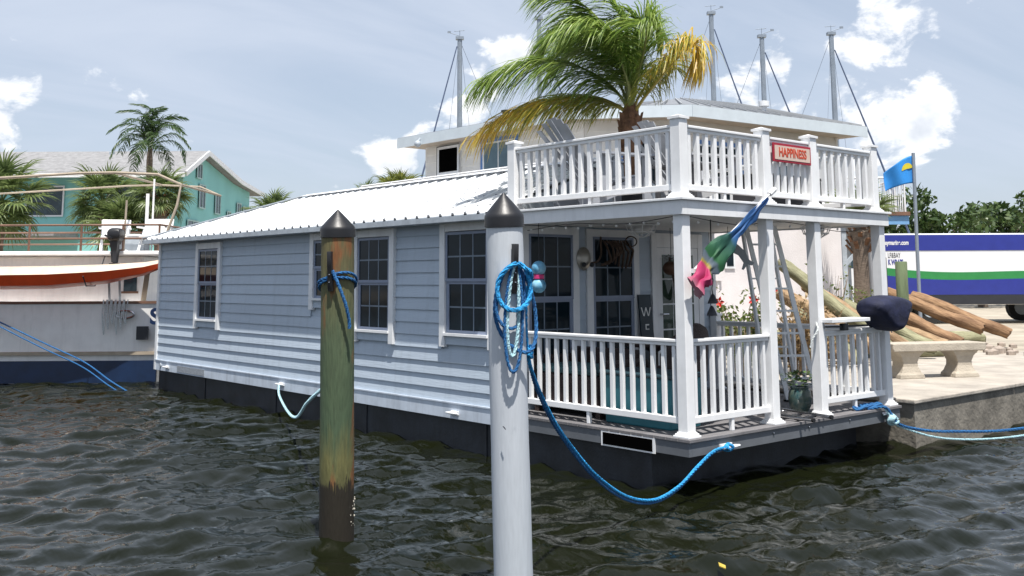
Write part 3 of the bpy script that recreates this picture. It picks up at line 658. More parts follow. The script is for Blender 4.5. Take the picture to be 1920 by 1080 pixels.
lettering(t, 'HAPPINESS', .128, ORR, ((x0+x1)/2, .0475, (zb+zt)/2+.002), (1,0,0), (0,-1,0), sx=.80, bold=.004, depth=.002)
SLATE = mat('slate_board', (.012,.025,.035), .6, .2); LETW = mat('letter_white', (.7,.7,.68), .5, .03)
t = thing('welcome_board', 'tall dark board with white letters W E leaning by the porch door', 'sign', (2.19,2.4,.45), world=True)
obj('board', MB().add([(2.08,2.34,.46),(2.30,2.34,.46),(2.30,2.36,.46),(2.08,2.36,.46),(2.08,2.44,1.665),(2.30,2.44,1.665),(2.30,2.46,1.665),(2.08,2.46,1.665)], [(0,3,2,1),(4,5,6,7),(0,1,5,4),(1,2,6,5),(2,3,7,6),(3,0,4,7)]), SLATE, t)
lettering(t, 'W', .19, LETW, (2.19, 2.424, 1.44), (1,0,0), (0,-1,.08), sx=.9); lettering(t, 'E', .19, LETW, (2.19, 2.409, 1.24), (1,0,0), (0,-1,.08), sx=.9)
# wicker chairs and table
def wicker_chair(label, loc, rz):
    t = thing('wicker_chair', label, 'chair', loc, rz)
    obj('seat', MB().box(-.27,.27,-.27,.27,.30,.42), WICKER, t, bevel=.03)
    rings = []
    for i in range(15):
        a = math.pi*(.02+.96*i/14); x = .33*math.cos(a); y = .12+.22*math.sin(a); h = .60+.33*math.sin(a)
        rings.append([(x,y,.34),(x*1.08,y+.03,.34),(x*1.16,y+.05,h),(x*1.08,y+.02,h+.02)])
    obj('backrest', MB().loft(rings), WICKER, t, True)
    for sx in (-1,1):
        for sy in (-1,1): obj('leg', MB().tube([(sx*.24,sy*.23,0),(sx*.25,sy*.24,.32)], .026, 8), WICKER, t, True)
    obj('cushion', MB().box(-.23,.23,-.24,.22,.42,.48), mat('dark_red_cushion', (.06,.03,.035), .8, .3), t, bevel=.03)
    return t
wicker_chair('dark wicker tub chair with high round back beside the porch table', (1.22,1.25,D), math.pi*1.02)

t = thing('patio_table', 'dark low table with a glass dish on the porch', 'table', (1.55,1.75,D))
obj('top', MB().lathe([(.30,.66),(.31,.67),(.31,.69),(.30,.70)], (0,0,0), 24), WICKER, t, True); obj('pedestal', MB().lathe([(.2,0),(.18,.03),(.05,.08),(.05,.6),(.15,.66)], (0,0,0), 14), WICKER, t, True)
t2 = obj('glass_dish', MB().lathe([(.05,0),(.09,.006),(.15,.04),(.155,.045),(.14,.04),(.08,.015)], (1.52,1.72,D+.70), 20), mat('pale_glass', (.25,.32,.33), .1, .1), None, True); tag(t2, 'pale glass dish standing on the porch table', 'dish')
t = thing('storage_bin', 'teal storage bin standing behind the left porch railing', 'bin', (.50,.86,D), math.radians(90))
obj('body', MB().add([(-.42,-.22,0),(.42,-.22,0),(.42,.22,0),(-.42,.22,0),(-.45,-.25,.47),(.45,-.25,.47),(.45,.25,.47),(-.45,.25,.47)], [(0,3,2,1),(4,5,6,7),(0,1,5,4),(1,2,6,5),(2,3,7,6),(3,0,4,7)]), TEALC, t, bevel=.015)
obj('lid', MB().box(-.47,.47,-.27,.27,.471,.51), mat('dark_bin_lid', (.02,.05,.065), .5, .1), t, bevel=.015)
t = thing('wicker_loveseat', 'low dark wicker loveseat behind the left porch railing', 'loveseat', (.62,1.92,D), math.radians(90))
obj('seat', MB().box(-.48,.48,-.28,.28,.06,.42), WICKER, t, bevel=.03); obj('backrest', MB().box(-.50,.50,-.40,-.281,.06,.66), WICKER, t, bevel=.03)
for s_ in (-1,1): obj('armrest', MB().box(s_*.54-.059,s_*.54+.059,-.38,.28,.06,.58), WICKER, t, bevel=.03)
for sx in (-1,1):
    for sy in (-1,1): obj('leg', MB().box(sx*.46-.03,sx*.46+.03,sy*.24-.03,sy*.24+.03,0,.06), WICKER, t)
obj('cushion', MB().box(-.47,.47,-.27,.29,.42,.50), mat('teal_cushion', (.05,.12,.13), .8, .3), t, bevel=.04)
# hanging things
def hang(name, label, cat, c, parts, z_top=CT-.004):
    t = thing(name, label, cat, c); obj('cord', MB().tube([(0,0,0),(.004,0,(z_top-c[2])*.5),(0,0,z_top-c[2])], .004, 5), DARKM, t)
    for nm, mb, mt in parts: obj(nm, mb, mt, t, True)
    return t
BUOYM = mat('painted_buoy', (.02,.20,.38), .5, .9, 9, col2=(.30,.55,.68)); PINK = mat('pink_plastic', (.55,.03,.16), .4, .1)
hang('hanging_buoy', 'blue and pink double ball buoy hanging at the porch corner', 'buoy', (.14,2.10,1.79), [('lower_float', MB().ball((0,0,.0), .078, 16), BUOYM), ('pink_collar', MB().lathe([(.05,.068),(.058,.075),(.058,.11),(.05,.118)], (0,0,0), 14), PINK), ('upper_float', MB().ball((0,0,.185), .078, 16), BUOYM)])
t = hang('hanging_planter', 'round brown hanging planter with small dark plant under the porch ceiling', 'planter', (2.2,2.02,1.98), [('pot', MB().ball((0,0,0), .10, 16, (1,1,.85)), mat('brown_clay', (.10,.045,.025), .6, .2))])
def sprig(c, n, r, h, w=.018):
    mb = MB()
    for i in range(n):
        a = random.uniform(0, 6.28); e = random.uniform(.2, 1.0); q = Vector((math.cos(a)*e*r, math.sin(a)*e*r, h*random.uniform(.25,1))); s_ = Vector((-math.sin(a), math.cos(a), 0))*w*random.uniform(.6,1.3)
        d_ = Vector((math.cos(a), math.sin(a), random.uniform(-.4,.8)))*w*2.4; p = Vector(c)+q
        mb.add([p, p+d_*.5+s_, p+d_, p+d_*.5-s_], [(0,1,2,3)])
    return mb
LEAF = mat('garden_leaf', (.06,.105,.025), .5, .3, 6, island=.5); LEAFD = mat('dark_leaf', (.025,.055,.02), .5, .3, 6, island=.4)
obj('foliage', sprig((0,0,.05), 60, .12, .10, .014), LEAFD, t)
# driftwood / net ornament hung high on the porch wall
dw = MB()
for i in range(9):
    a = i*.7; dw.tube(smoothpts([(1.42+.05*i, PY-.12, 2.30), (1.40+.055*i+.06*math.sin(a), PY-.2, 2.20+.03*math.cos(a)), (1.45+.05*i+.05*math.cos(a), PY-.16, 2.06+.015*i), (1.40+.06*i, PY-.1, 2.02+.04*math.sin(a))], 5), .014, 6)
dw.tube(smoothpts([(1.40,PY-.1,2.34),(1.34,PY-.16,2.28),(1.35,PY-.15,2.14),(1.30,PY-.14,2.06),(1.22,PY-.12,2.04)], 6), .013, 6)
dw.tube([Vector((1.86,PY-.16,2.30))+Vector((math.cos(t_)*.10,0,math.sin(t_)*.06)) for t_ in [k*math.pi/8 for k in range(17)]], .008, 5)
tag(obj('driftwood_ornament', dw, mat('driftwood', (.075,.045,.03), .8, .4, 10), None, True), 'tangled brown driftwood ornament hung above the second porch window', 'ornament')
wt = MB()
for i in range(4): wt.tube(smoothpts([(2.62,PY-.10,2.12-.02*i),(2.66+.02*i,PY-.14,1.78),(2.76+.02*i,PY-.15,1.62-.01*i),(2.88,PY-.14,1.78),(2.93,PY-.1,2.05)], 6), .012, 6)
tag(obj('vine_wreath', wt, mat('brown_vine', (.05,.028,.018), .8, .4, 20), None, True), 'brown looped vine garland hanging on the porch door', 'garland')
# dolphin cut-out ornament
dol = [(-.16,.02),(-.10,.075),(-.03,.095),(.0,.125),(.035,.125),(.03,.095),(.09,.07),(.15,.01),(.185,-.07),(.235,-.10),(.21,-.125),(.17,-.115),(.135,-.165),(.115,-.16),(.135,-.10),(.09,-.03),(.03,.0),(.01,-.05),(-.02,-.09),(-.035,-.085),(-.03,-.02),(-.09,-.02),(-.15,-.015),(-.185,-.01)]
t = thing('dolphin_ornament', 'grey leaping dolphin cut-out hanging from the porch ceiling', 'ornament', (2.5,1.4,2.16), rz=-math.radians(48))
obj('body', MB().prism([(x*1.25, z*1.25) for x, z in dol], (0,0,0), (1,0,0), (0,0,1), .012), mat('galvanised_grey', (.30,.33,.36), .45, .1, metal=.2), t); obj('cord', MB().tube([(.0,-.006,.155),(0,-.006,CT-2.165)], .003, 5), DARKM, t)
t = thing('wind_chime', 'black rope and triangle wind bells hanging beside the folded flag', 'wind chime', (1.19,.62,1.9))
obj('cord', MB().tube(smoothpts([(0,0,CT-1.905),(0,0,.02),(.012,0,-.06),(-.008,0,-.14),(0,0,-.2)], 6), .007, 6), DARKM, t)
for zc, tx in ((-.25,.0),(-.37,-.02)): obj('bell', MB().lathe([(.006,.055),(.02,.04),(.05,-.03),(.052,-.045),(.045,-.045)], (tx,0,zc), 14), DARKM, t, True)
# flag wrapped on its pole
pA = Vector((.16,.025,1.93)); pBt = Vector((1.20,-.12,2.685))
t = thing('garden_flag', 'rainbow flag wrapped round a slanted pole at the porch corner post', 'flag', pA, world=True)
obj('pole', MB().tube([pA, pA+(pBt-pA)*.5, pBt], .012, 10), mat('pole_white', (.7,.7,.7), .4), t, True)
obj('finial', MB().tube([pBt-(pBt-pA).normalized()*.02, pBt+(pBt-pA).normalized()*.05], .026, 12).ball(pBt+(pBt-pA).normalized()*.06, .028, 12), WHITE, t, True)
obj('bracket', MB().cbox(pA+Vector((.0,.0,.0)), (.03,.03,.04)), WHITE2, t)
def flag_cloth():
    rows = 40; cols = 32; rings = []
    ax = (pA-pBt).normalized(); up_ = Vector((0,0,1)); mb = MB(); V_ = []
    for i in range(rows+1):
        u = i/rows
        # along the pole from the tip, then the free end drops away from the post
        if u < .72: c = pBt+ax*(.06+u/.72*1.02)
        else: c = pBt+ax*1.08+Vector((-.30,-.07,-.24))*((u-.72)/.28)
        rad = .016+.075*min(1, u/.72)**1.15+(.018*math.sin(u*31)+.012*math.sin(u*53) if u > .66 else .004*math.sin(u*40))
        ring = []; side = ax.cross(up_).normalized(); up2 = side.cross(ax)
        for j in range(cols):
            a = 2*math.pi*j/cols; fold = 1+.34*math.sin(3*a+u*4)+.22*math.sin(5*a-u*9)+.16*math.sin(8*a+u*17)
            ring.append(c+side*math.cos(a)*rad*.50*fold+up2*(math.sin(a)*rad*(1.05+.25*math.sin(u*13))*fold-rad*.75))
        rings.append(ring)
    mb.loft(rings); return mb
def flagmat():
    mt = bpy.data.materials.new('rainbow_cloth'); mt.use_nodes = True; t_ = mt.node_tree; b = t_.nodes['Principled BSDF']; b.inputs['Roughness'].default_value = .7
    co = t_.nodes.new('ShaderNodeTexCoord'); dt = t_.nodes.new('ShaderNodeVectorMath'); dt.operation = 'DOT_PRODUCT'; t_.links.new(co.outputs['Object'], dt.inputs[0]); ax = (pA-pBt).normalized(); dt.inputs[1].default_value = ax
    nz = t_.nodes.new('ShaderNodeTexNoise'); nz.inputs['Scale'].default_value = 5; nz.inputs['Detail'].default_value = 3; t_.links.new(co.outputs['Object'], nz.inputs['Vector'])
    ma = t_.nodes.new('ShaderNodeMath'); ma.operation = 'MULTIPLY_ADD'; t_.links.new(nz.outputs['Fac'], ma.inputs[0]); ma.inputs[1].default_value = .16; t_.links.new(dt.outputs['Value'], ma.inputs[2])
    s0 = pBt.dot(ax)+.15; mr_ = t_.nodes.new('ShaderNodeMapRange'); mr_.inputs[1].default_value = s0; mr_.inputs[2].default_value = s0+1.42; t_.links.new(ma.outputs[0], mr_.inputs[0])
    rp = t_.nodes.new('ShaderNodeValToRGB'); el = rp.color_ramp.elements
    st = [(0,(.008,.05,.17)),(.42,(.010,.075,.22)),(.47,(.006,.055,.05)),(.69,(.012,.085,.025)),(.71,(.07,.10,.13)),(.755,(.09,.11,.13)),(.77,(.22,.18,.02)),(.79,(.30,.008,.075)),(.92,(.33,.018,.09)),(1,(.30,.16,.19))]
    while len(el) < len(st): el.new(.5)
    for e, (p, c) in zip(el, st): e.position = p; e.color = (*c, 1)
    t_.links.new(mr_.outputs[0], rp.inputs[0]); t_.links.new(rp.outputs[0], b.inputs['Base Color']); return mt
obj('cloth', flag_cloth(), flagmat(), t, True)
# step ladder
t = thing('step_ladder', 'grey aluminium step ladder leaning inside the porch opening', 'ladder', (3.03,1.0,D), world=True)
A0, A1 = Vector((3.03,1.02,D)), Vector((2.72,1.30,2.455)); off = Vector((.27,-.22,0)); B0, B1 = A0+off, A1+Vector((.255,-.215,0))
rear = Vector((-.12,-.09,0)); rt = Vector((-.06,-.05,0))
for a, b in ((A0, A1), (B0, B1)): obj('front_rail', MB().bar(a, b, .045, .05), ALU, t)
for a, b in ((A0+Vector((.10,.34,0)), A1+Vector((.06,.10,0))), (B0+Vector((.10,.34,0)), B1+Vector((.06,.10,0)))): obj('rear_rail', MB().bar(a, b, .035, .035), ALU, t)
for i in range(7):
    f = .13+i*.128; a = A0.lerp(A1, f); b = B0.lerp(B1, f); obj('tread', MB().bar(a, b, .085 if i < 2 else .05, .022), ALU, t)
for f in (.3,.7): obj('brace', MB().bar((A0+Vector((.10,.34,0))).lerp(A1+Vector((.06,.10,0)), f), (B0+Vector((.10,.34,0))).lerp(B1+Vector((.06,.10,0)), f), .02, .02), ALU, t)
for p in (A0, B0): obj('foot', MB().cbox(p+Vector((0,0,.012)), (.07,.09,.022)), BLACKP, t)
# glazed pot with plant
t = thing('plant_pot', 'glazed teal pot with leafy plant beside the ladder', 'plant pot', (2.36,.42,D))
GL = mat('teal_glaze', (.02,.065,.075), .15, .7, 14, col2=(.10,.12,.09)); obj('pot', MB().lathe([(.07,0),(.085,.005),(.115,.07),(.125,.14),(.115,.21),(.095,.24),(.105,.26),(.10,.262),(.085,.25)], (0,0,0), 22), GL, t, True)
obj('plant', sprig((0,0,.24), 150, .19, .16, .022), LEAF, t)
# folded boarding ladder lying on the deck edge
t = thing('boarding_ladder', 'folded stainless boarding ladder lying on the deck edge', 'ladder', (1.95,.15,D))
for x in (-.22, .10): obj('tube', MB().tube([(x,.30,.045),(x-.03,.1,.04),(x-.06,-.32,.035)], .018, 10), STEEL, t, True); obj('end_cap', MB().tube([(x-.06,-.32,.035),(x-.063,-.345,.035)], .021, 10), BLACKP, t, True)
for x in (-.14, .18): obj('tube', MB().tube([(x,.33,.04),(x-.05,-.2,.03)], .013, 8), STEEL, t, True)
obj('bracket', MB().box(-.24,.14,.24,.36,.004,.05), STEEL, t, bevel=.01)
for y_ in (.05,-.12): obj('step', MB().box(-.26,.07,y_-.02,y_+.02,.012,.03), DARKM, t)
# rail mounted grill in its cover, with side shelf
t = thing('covered_grill', 'rail mounted grill under a dark navy canvas cover', 'grill', (3.32,-.10,1.31), world=True)
prof = [(-.40,.19),(-.36,.235),(-.22,.27),(0,.30),(.22,.275),(.36,.245),(.43,.215),(.43,.18),(.33,.06),(.24,-.08),(.14,-.17),(.0,-.18),(-.14,-.10),(-.30,.02),(-.40,.12)]
rings = []
for k, (dy, sc) in enumerate(((-.21,.62),(-.19,.86),(-.12,.98),(0,1.02),(.12,.98),(.19,.86),(.21,.62))):
    rings.append([(3.33+.88*(x*sc)+.016*math.sin(i*2.3+k*2.1), -.06+dy*.9, 1.42+.84*((z-.09)*sc+.09*sc)+.014*math.sin(i*1.7+k*2.3)) for i, (x, z) in enumerate(prof)])
cv = obj('cover', MB().loft(rings), NAVY, t, True); sb = cv.modifiers.new('soft', 'SUBSURF'); sb.levels = 1; sb.render_levels = 2
obj('rail_clamp', MB().tube([(3.3,-.04,1.34),(3.3,.09,1.31)], .022, 8), STEEL, t, True); obj('drawcord', MB().tube([(3.50,-.02,1.33),(3.52,-.03,1.25)], .006, 6), ROPEW, t)
t = thing('grill_shelf', 'pale fold-out shelf board on the railing beside the covered grill', 'shelf', (2.6,-.02,1.33), world=True)
obj('board', MB().box(2.24,2.98,-.09,.13,1.395,1.435), WHITE2, t, bevel=.006); obj('arm', MB().bar((2.26,.0,1.355),(3.1,.0,1.345),.03,.02), DARKM, t); obj('clamp', MB().cbox((2.58,-.01,1.345), (.09,.06,.075)), DARKM, t, bevel=.01)
rope('rope_tie', 'white rope end tied to the right hand post of the opening', [(2.17,.06,1.40),(2.13,.02,1.33),(2.08,.05,1.24),(2.06,.07,1.15)], .011, ROPEW)

# ------------------------------------------------------------------ on the upper deck
UZ = 2.592
GREYW = mat('grey_plastic_wood', (.33,.35,.39), .6, .1); CHAR = mat('charcoal_plastic', (.055,.055,.062), .6, .15)
def adirondack(label, loc, rz, mt):
    t = thing('adirondack_chair', label, 'chair', loc, rz, 'slatted chairs on the upper deck')
    n = 6
    for i in range(n):
        x = (i-(n-1)/2)*.088; top = 1.0-.10*((i-(n-1)/2)/2.5)**2; a = Vector((x*.8, .20, .26)); b = Vector((x*1.25, .70, top-.05)); wv = Vector((.031,0,0)); wt_ = Vector((.047,0,0)); th_ = Vector((0,.018,.006)); obj('back_slat', MB().loft([[a-wv,a+wv,a+wv+th_,a-wv+th_],[b-wt_,b+wt_,b+wt_+th_,b-wt_+th_]]), mt, t)
    for i in range(5): obj('seat_slat', MB().box(-.26,.26,-.33+i*.11,-.235+i*.11,.36-.025*i,.38-.025*i), mt, t)
    for s_ in (-1,1):
        obj('arm', MB().box(s_*.34-.065,s_*.34+.065,-.38,.36,.56,.582), mt, t)
        obj('front_leg', MB().box(s_*.30-.02,s_*.30+.02,-.34,-.24,0,.56), mt, t); obj('rear_leg', MB().bar((s_*.27,-.3,.33),(s_*.27,.52,.03),.03,.11,(0,0,1)), mt, t)
        obj('arm_post', MB().box(s_*.30-.02,s_*.30+.02,.22,.30,.12,.56), mt, t)
    return t
adirondack('grey slatted adirondack chair with its fan back above the rail', (.74,1.62,UZ), math.radians(76), GREYW)
adirondack('pale grey slatted adirondack chair before the potted palm', (1.62,1.10,UZ), math.radians(74), mat('pale_plastic_wood', (.45,.46,.48), .6, .08))
t = thing('deck_table', 'low charcoal side table between the slatted chairs', 'table', (1.05,.75,UZ))
obj('top', MB().box(-.28,.28,-.28,.28,.40,.43), CHAR, t, bevel=.005)
for a in (-1,1):
    for b in (-1,1): obj('leg', MB().box(a*.24-.02,a*.24+.02,b*.24-.02,b*.24+.02,0,.40), CHAR, t)
t = thing('deck_box', 'charcoal storage box on the upper deck behind the front railing', 'box', (2.3,.55,UZ))
obj('body', MB().box(-.55,.55,-.2,.2,0,.34), CHAR, t, bevel=.01); obj('lid', MB().box(-.57,.57,-.22,.22,.341,.37), CHAR, t, bevel=.008)

# ------------------------------------------------------------------ palms
def leafmat(name, c1, c2, isl=.35, trans=.42):
    mt = bpy.data.materials.new(name); mt.use_nodes = True; t_ = mt.node_tree; b = t_.nodes['Principled BSDF']; b.inputs['Roughness'].default_value = .42
    g = t_.nodes.new('ShaderNodeNewGeometry'); rp = t_.nodes.new('ShaderNodeValToRGB'); rp.color_ramp.elements[0].color = (*c1, 1); rp.color_ramp.elements[1].color = (*c2, 1); t_.links.new(g.outputs['Random Per Island'], rp.inputs[0])
    t_.links.new(rp.outputs[0], b.inputs['Base Color']); tr = t_.nodes.new('ShaderNodeBsdfTranslucent'); t_.links.new(rp.outputs[0], tr.inputs[0]); mx = t_.nodes.new('ShaderNodeMixShader'); mx.inputs[0].default_value = trans
    t_.links.new(b.outputs[0], mx.inputs[1]); t_.links.new(tr.outputs[0], mx.inputs[2]); t_.links.new(mx.outputs[0], t_.nodes['Material Output'].inputs[0]); return mt
PG = leafmat('palm_green', (.09,.185,.028), (.33,.42,.095)); PY_ = leafmat('palm_yellow', (.56,.34,.035), (.68,.54,.11)); PO = leafmat('palm_yellow_green', (.20,.26,.04), (.45,.40,.07)); PT = leafmat('palm_tan', (.30,.17,.05), (.38,.27,.09))
STALK = mat('palm_stalk', (.26,.28,.09), .5, .2); BOOT = mat('palm_boot_fibre', (.17,.085,.045), .85, .4, 14, .8, 40); TRUNK = mat('palm_trunk', (.17,.13,.10), .9, .3, 8, .8, 20, stretch=(1,1,4))
def blade(mb, p, d, droop, ln, w, seg=4):
    """one narrow drooping leaflet"""
    d = d.normalized(); pts = [p]; cur = p; dd = d.copy()
    for i in range(seg):
        dd = (dd+droop*(.16+.22*i)).normalized(); cur = cur+dd*ln/seg; pts.append(cur)
    o = len(mb.v); sd = d.cross(Vector((0,0,1)))
    if sd.length < .1: sd = d.cross(Vector((1,0,0)))
    sd = (sd.normalized()+Vector((random.uniform(-.6,.6),random.uniform(-.6,.6),random.uniform(-.6,.6)))).normalized()
    ws = [.6,1,.9,.6,.0] if seg == 4 else [.7,1,.6,0]
    for i, q in enumerate(pts):
        if i < seg: mb.v += [tuple(q-sd*w*ws[i]), tuple(q+sd*w*ws[i])]
        else: mb.v.append(tuple(q))
    for i in range(seg-1): mb.f.append((o+2*i, o+2*i+1, o+2*i+3, o+2*i+2))
    mb.f.append((o+2*(seg-1), o+2*(seg-1)+1, o+2*seg))
def frond(pts, ln, w, n, droop, start=.2, spread=.8, wind=Vector((0,0,0))):
    P = smoothpts(pts, 10); k = len(P); mb = MB(); upv = Vector((0,0,1))
    for i in range(n):
        u = start+(1-start)*(i+random.random()*.8)/n; fi = u*(k-1); a = int(min(k-2, fi)); p = P[a].lerp(P[a+1], fi-a); tg = (P[a+1]-P[a]).normalized()
        sd = tg.cross(upv)
        if sd.length < .15: sd = tg.cross(RGT)
        sd.normalize(); prof = .45+.75*math.sin(math.pi*min(1, .12+.80*((u-start)/(1-start))))
        for s_ in (-1, 1):
            d = tg*random.uniform(.45,.8)+sd*s_*spread*random.uniform(.7,1.1)+upv*random.uniform(-.1,.35)+wind*.4
            blade(mb, p, d, droop+wind*random.uniform(.1,.35), ln*prof*random.uniform(.75,1.1), w*random.uniform(.8,1.2))
    return mb, P
def L3(h, x, up, dep): return h+(RGT*x+ZV*up-TOCAM*dep)*1.09
heart = Vector((1.44,1.93,3.72)); PS = 1.09
PALM = thing('potted_palm', 'feathery palm with yellowing lower fronds in a dark pot on the upper deck', 'palm', (1.44,1.93,UZ), world=True)
obj('pot', MB().lathe([(.15,0),(.17,.01),(.22,.30),(.235,.36),(.22,.365),(.20,.33)], (1.44,1.93,UZ), 20), CHAR, PALM, True)
obj('trunk', MB().tube([(1.44,1.93,UZ+.3),(1.44,1.93,UZ+.65),(1.43,1.93,UZ+.92),(1.44,1.93,UZ+1.1),(1.44,1.93,UZ+1.28)], [.085,.09,.13,.12,.06], 16), BOOT, PALM, True)
for i in range(22):
    a = i*2.4; z = UZ+.74+.02*i; r_ = .115; d = Vector((math.cos(a), math.sin(a), 0)); c = Vector((1.44,1.93,z))
    obj('boot', MB().loft([[c+d*(r_-.03)+Vector((-d.y,d.x,0))*.05*s1+ZV*-.05 for s1 in (-1,1)]+[c+d*(r_+.012)+Vector((-d.y,d.x,0))*.035*s1+ZV*-.04 for s1 in (1,-1)], [c+d*(r_+.01)+Vector((-d.y,d.x,0))*.03*s1+ZV*.07 for s1 in (-1,1)]+[c+d*(r_+.04)+Vector((-d.y,d.x,0))*.016*s1+ZV*.085 for s1 in (1,-1)]]), BOOT, PALM)
WIND = -RGT*.9
FR = [ # control points (right, up, away) in metres from the heart, leaflet length, material
 ([(0,0,0),(-.12,.10,.0),(-.36,.20,.05),(-.75,.20,.1),(-1.15,.12,.15),(-1.58,-.12,.2)], .62, PY_, 120, -1.2),
 ([(0,.02,0),(-.10,.22,.0),(-.30,.42,.0),(-.70,.60,.0),(-1.1,.60,.0),(-1.52,.42,.05)], .74, PG, 115, -1.05),
 ([(0,.05,0),(-.03,.35,.1),(-.12,.75,.15),(-.30,1.12,.2),(-.58,1.36,.2),(-.82,1.42,.2)], .62, PG, 105, -.75),
 ([(0,.05,0),(.0,.45,-.05),(-.05,.95,-.1),(-.22,1.30,-.15),(-.50,1.50,-.2)], .62, PG, 100, -.7),
 ([(.02,.05,0),(.06,.3,0),(.14,.62,.02),(.22,.88,.05),(.30,.96,.05),(.36,.93,.05)], .48, PG, 85, -.6),
 ([(.02,.0,0),(.12,.16,-.1),(.30,.38,-.2),(.50,.60,-.25),(.66,.70,-.3),(.73,.58,-.3)], .56, PY_, 120, -1.0),
 ([(.02,.0,0),(.12,.25,.2),(.32,.52,.4),(.50,.70,.55),(.62,.66,.7)], .42, PO, 80, -.75),
 ([(0,.05,0),(-.08,.4,.25),(-.3,.78,.5),(-.55,.88,.75),(-.8,.70,.95)], .55, PG, 90, -.75),
 ([(0,.05,0),(-.05,.35,-.25),(-.25,.72,-.5),(-.50,.82,-.75),(-.78,.68,-.95)], .55, PG, 90, -.75),
 ([(0,.05,0),(.05,.42,.25),(.08,.85,.5),(.0,1.08,.75),(-.12,1.05,.95)], .55, PG, 90, -.7),
 ([(0,.05,0),(.06,.38,-.2),(.12,.70,-.45),(.08,.86,-.7),(.0,.78,-.9)], .48, PG, 85, -.7),
 ([(0,.0,0),(-.10,.15,.2),(-.35,.30,.45),(-.75,.33,.7),(-1.2,.15,.9)], .50, PO, 90, -.85),
 ([(0,.05,0),(-.04,.5,0),(-.16,.92,.05),(-.42,1.10,.1),(-.66,1.0,.12),(-.88,.80,.14)], .58, PG, 100, -.75),
 ([(0,.05,0),(-.02,.36,-.1),(-.14,.66,-.2),(-.38,.82,-.3),(-.66,.74,-.35)], .60, PG, 85, -.8),
 ([(0,.05,0),(.02,.40,.1),(-.02,.80,.2),(-.2,1.0,.3),(-.45,.98,.4)], .60, PG, 85, -.75),
 ([(0,.05,0),(.04,.34,-.08),(.10,.66,-.15),(.12,.90,-.2),(.02,1.04,-.25)], .55, PG, 80, -.7)]
for pts, ln, mt, n, dr_ in FR:
    mb, P = frond([L3(heart, *p) for p in pts], ln*1.2, .008, int(n*1.5), Vector((0,0,dr_))*1.05, .2, .75, WIND)
    me_ = mb.mesh('frond', [mt, PO if mt is PY_ else PG]); nb = len(me_.polygons)
    if mt is PY_:
        for pg in me_.polygons:
            if random.random() < 1.45*(1-pg.index/nb)-.22: pg.material_index = 1
    f_ = obj('frond', me_, None, PALM); obj('stalk', MB().tube(P, [.022*(1-.85*i/(len(P)-1)) for i in range(len(P))], 6), STALK if mt is PG else mat('yellow_stalk', (.42,.33,.08), .5, .2), f_, True)

# ------------------------------------------------------------------ palms and trees of the shore
def fan_leaf(n=26, r=.75, pet=.75, seed=0):
    """costapalmate leaf lying along +X, drooping tips"""
    random.seed(seed); mb = MB(); base = Vector((pet,0,.16*pet)); mb.tube([(0,0,0),(pet*.5,0,.12*pet),base], [.02,.016,.012], 5)
    for i in range(n):
        a = math.radians(-140+280*i/(n-1)); d = Vector((math.cos(a)*.85+.25, math.sin(a), .18+.2*random.random())); blade(mb, base+Vector((.1*math.cos(a),0,0)), d, Vector((.05,0,-.85)), r*random.uniform(.8,1.1)*(.75+.25*math.cos(a/2)), .03, 3)
    return mb
def feather_leaf(ln=1.6, n=46, w=.016, ll=.42, seed=0):
    random.seed(seed); pts = [(0,0,0),(ln*.25,0,ln*.24),(ln*.55,0,ln*.34),(ln*.82,0,ln*.22),(ln,0,-.04*ln)]
    mb, P = frond(pts, ll, w, n, Vector((0,0,-.7)), .15, .8); mb.tube(P, [.02*(1-.8*i/(len(P)-1)) for i in range(len(P))], 5); return mb
SABG = leafmat('sabal_green', (.075,.115,.035), (.22,.28,.10)); QG = leafmat('queen_palm_green', (.03,.065,.02), (.08,.135,.04)); SABY = leafmat('sabal_pale', (.10,.14,.03), (.30,.30,.08))  # the pale sabal tone is a lighter, yellower leaf colour for one palm
FAN = [fan_leaf(seed=s_).mesh('fan_leaf', SABG) for s_ in (1,2,3)]; FANY = [fan_leaf(seed=s_).mesh('fan_leaf_pale', SABY) for s_ in (4,5)]
FEA = [feather_leaf(seed=s_).mesh('feather_leaf', QG) for s_ in (6,7)]
def palm(label, base, top, r_trunk, leaves, n, size, group, cat='palm', emin=-55, emax=80, boots=False, rnd=1, trunkm=None):
    random.seed(rnd); base = Vector(base); top = Vector(top); t = thing('palm_tree', label, cat, base, 0, group); v = top-base
    pts = [v*f+Vector((.06*math.sin(f*4+rnd), .05*math.cos(f*3+rnd), 0))*(1-f)*f*4*.6 for f in (0,.25,.5,.75,.92,1)]
    obj('trunk', MB().tube(pts, [r_trunk*1.15,r_trunk,r_trunk*.95,r_trunk*.95,r_trunk*(1.5 if boots else 1.0),r_trunk*.7], 12), trunkm or TRUNK, t, True)
    if boots:
        for i in range(26):
            a = i*2.4; z = -.55*(1-i/26)*1.1; d = Vector((math.cos(a), math.sin(a), 0)); c = v+ZV*(z+.05); q = r_trunk*(1.25+.25*(1-i/26))
            obj('boot', MB().bar(c+d*q*.7-ZV*.1, c+d*q*1.25+ZV*.08, .09, .03, d), BOOT, t)
    for i in range(n):
        f = (i+.5)/n; el = math.radians(emax+(emin-emax)*f**.8); az_ = i*2.399+random.uniform(-.3,.3); sc = size*random.uniform(.82,1.1)
        q = Matrix.Rotation(az_, 3, 'Z')@Matrix.Rotation(-el, 3, 'Y')@Matrix.Rotation(random.uniform(-.5,.5), 3, 'X')
        o = obj('frond', random.choice(leaves), None, t, loc=v+ZV*.02, scale=(sc,)*3); o.rotation_euler = q.to_euler()
    return t
G_S = 'fan palms along the shore'
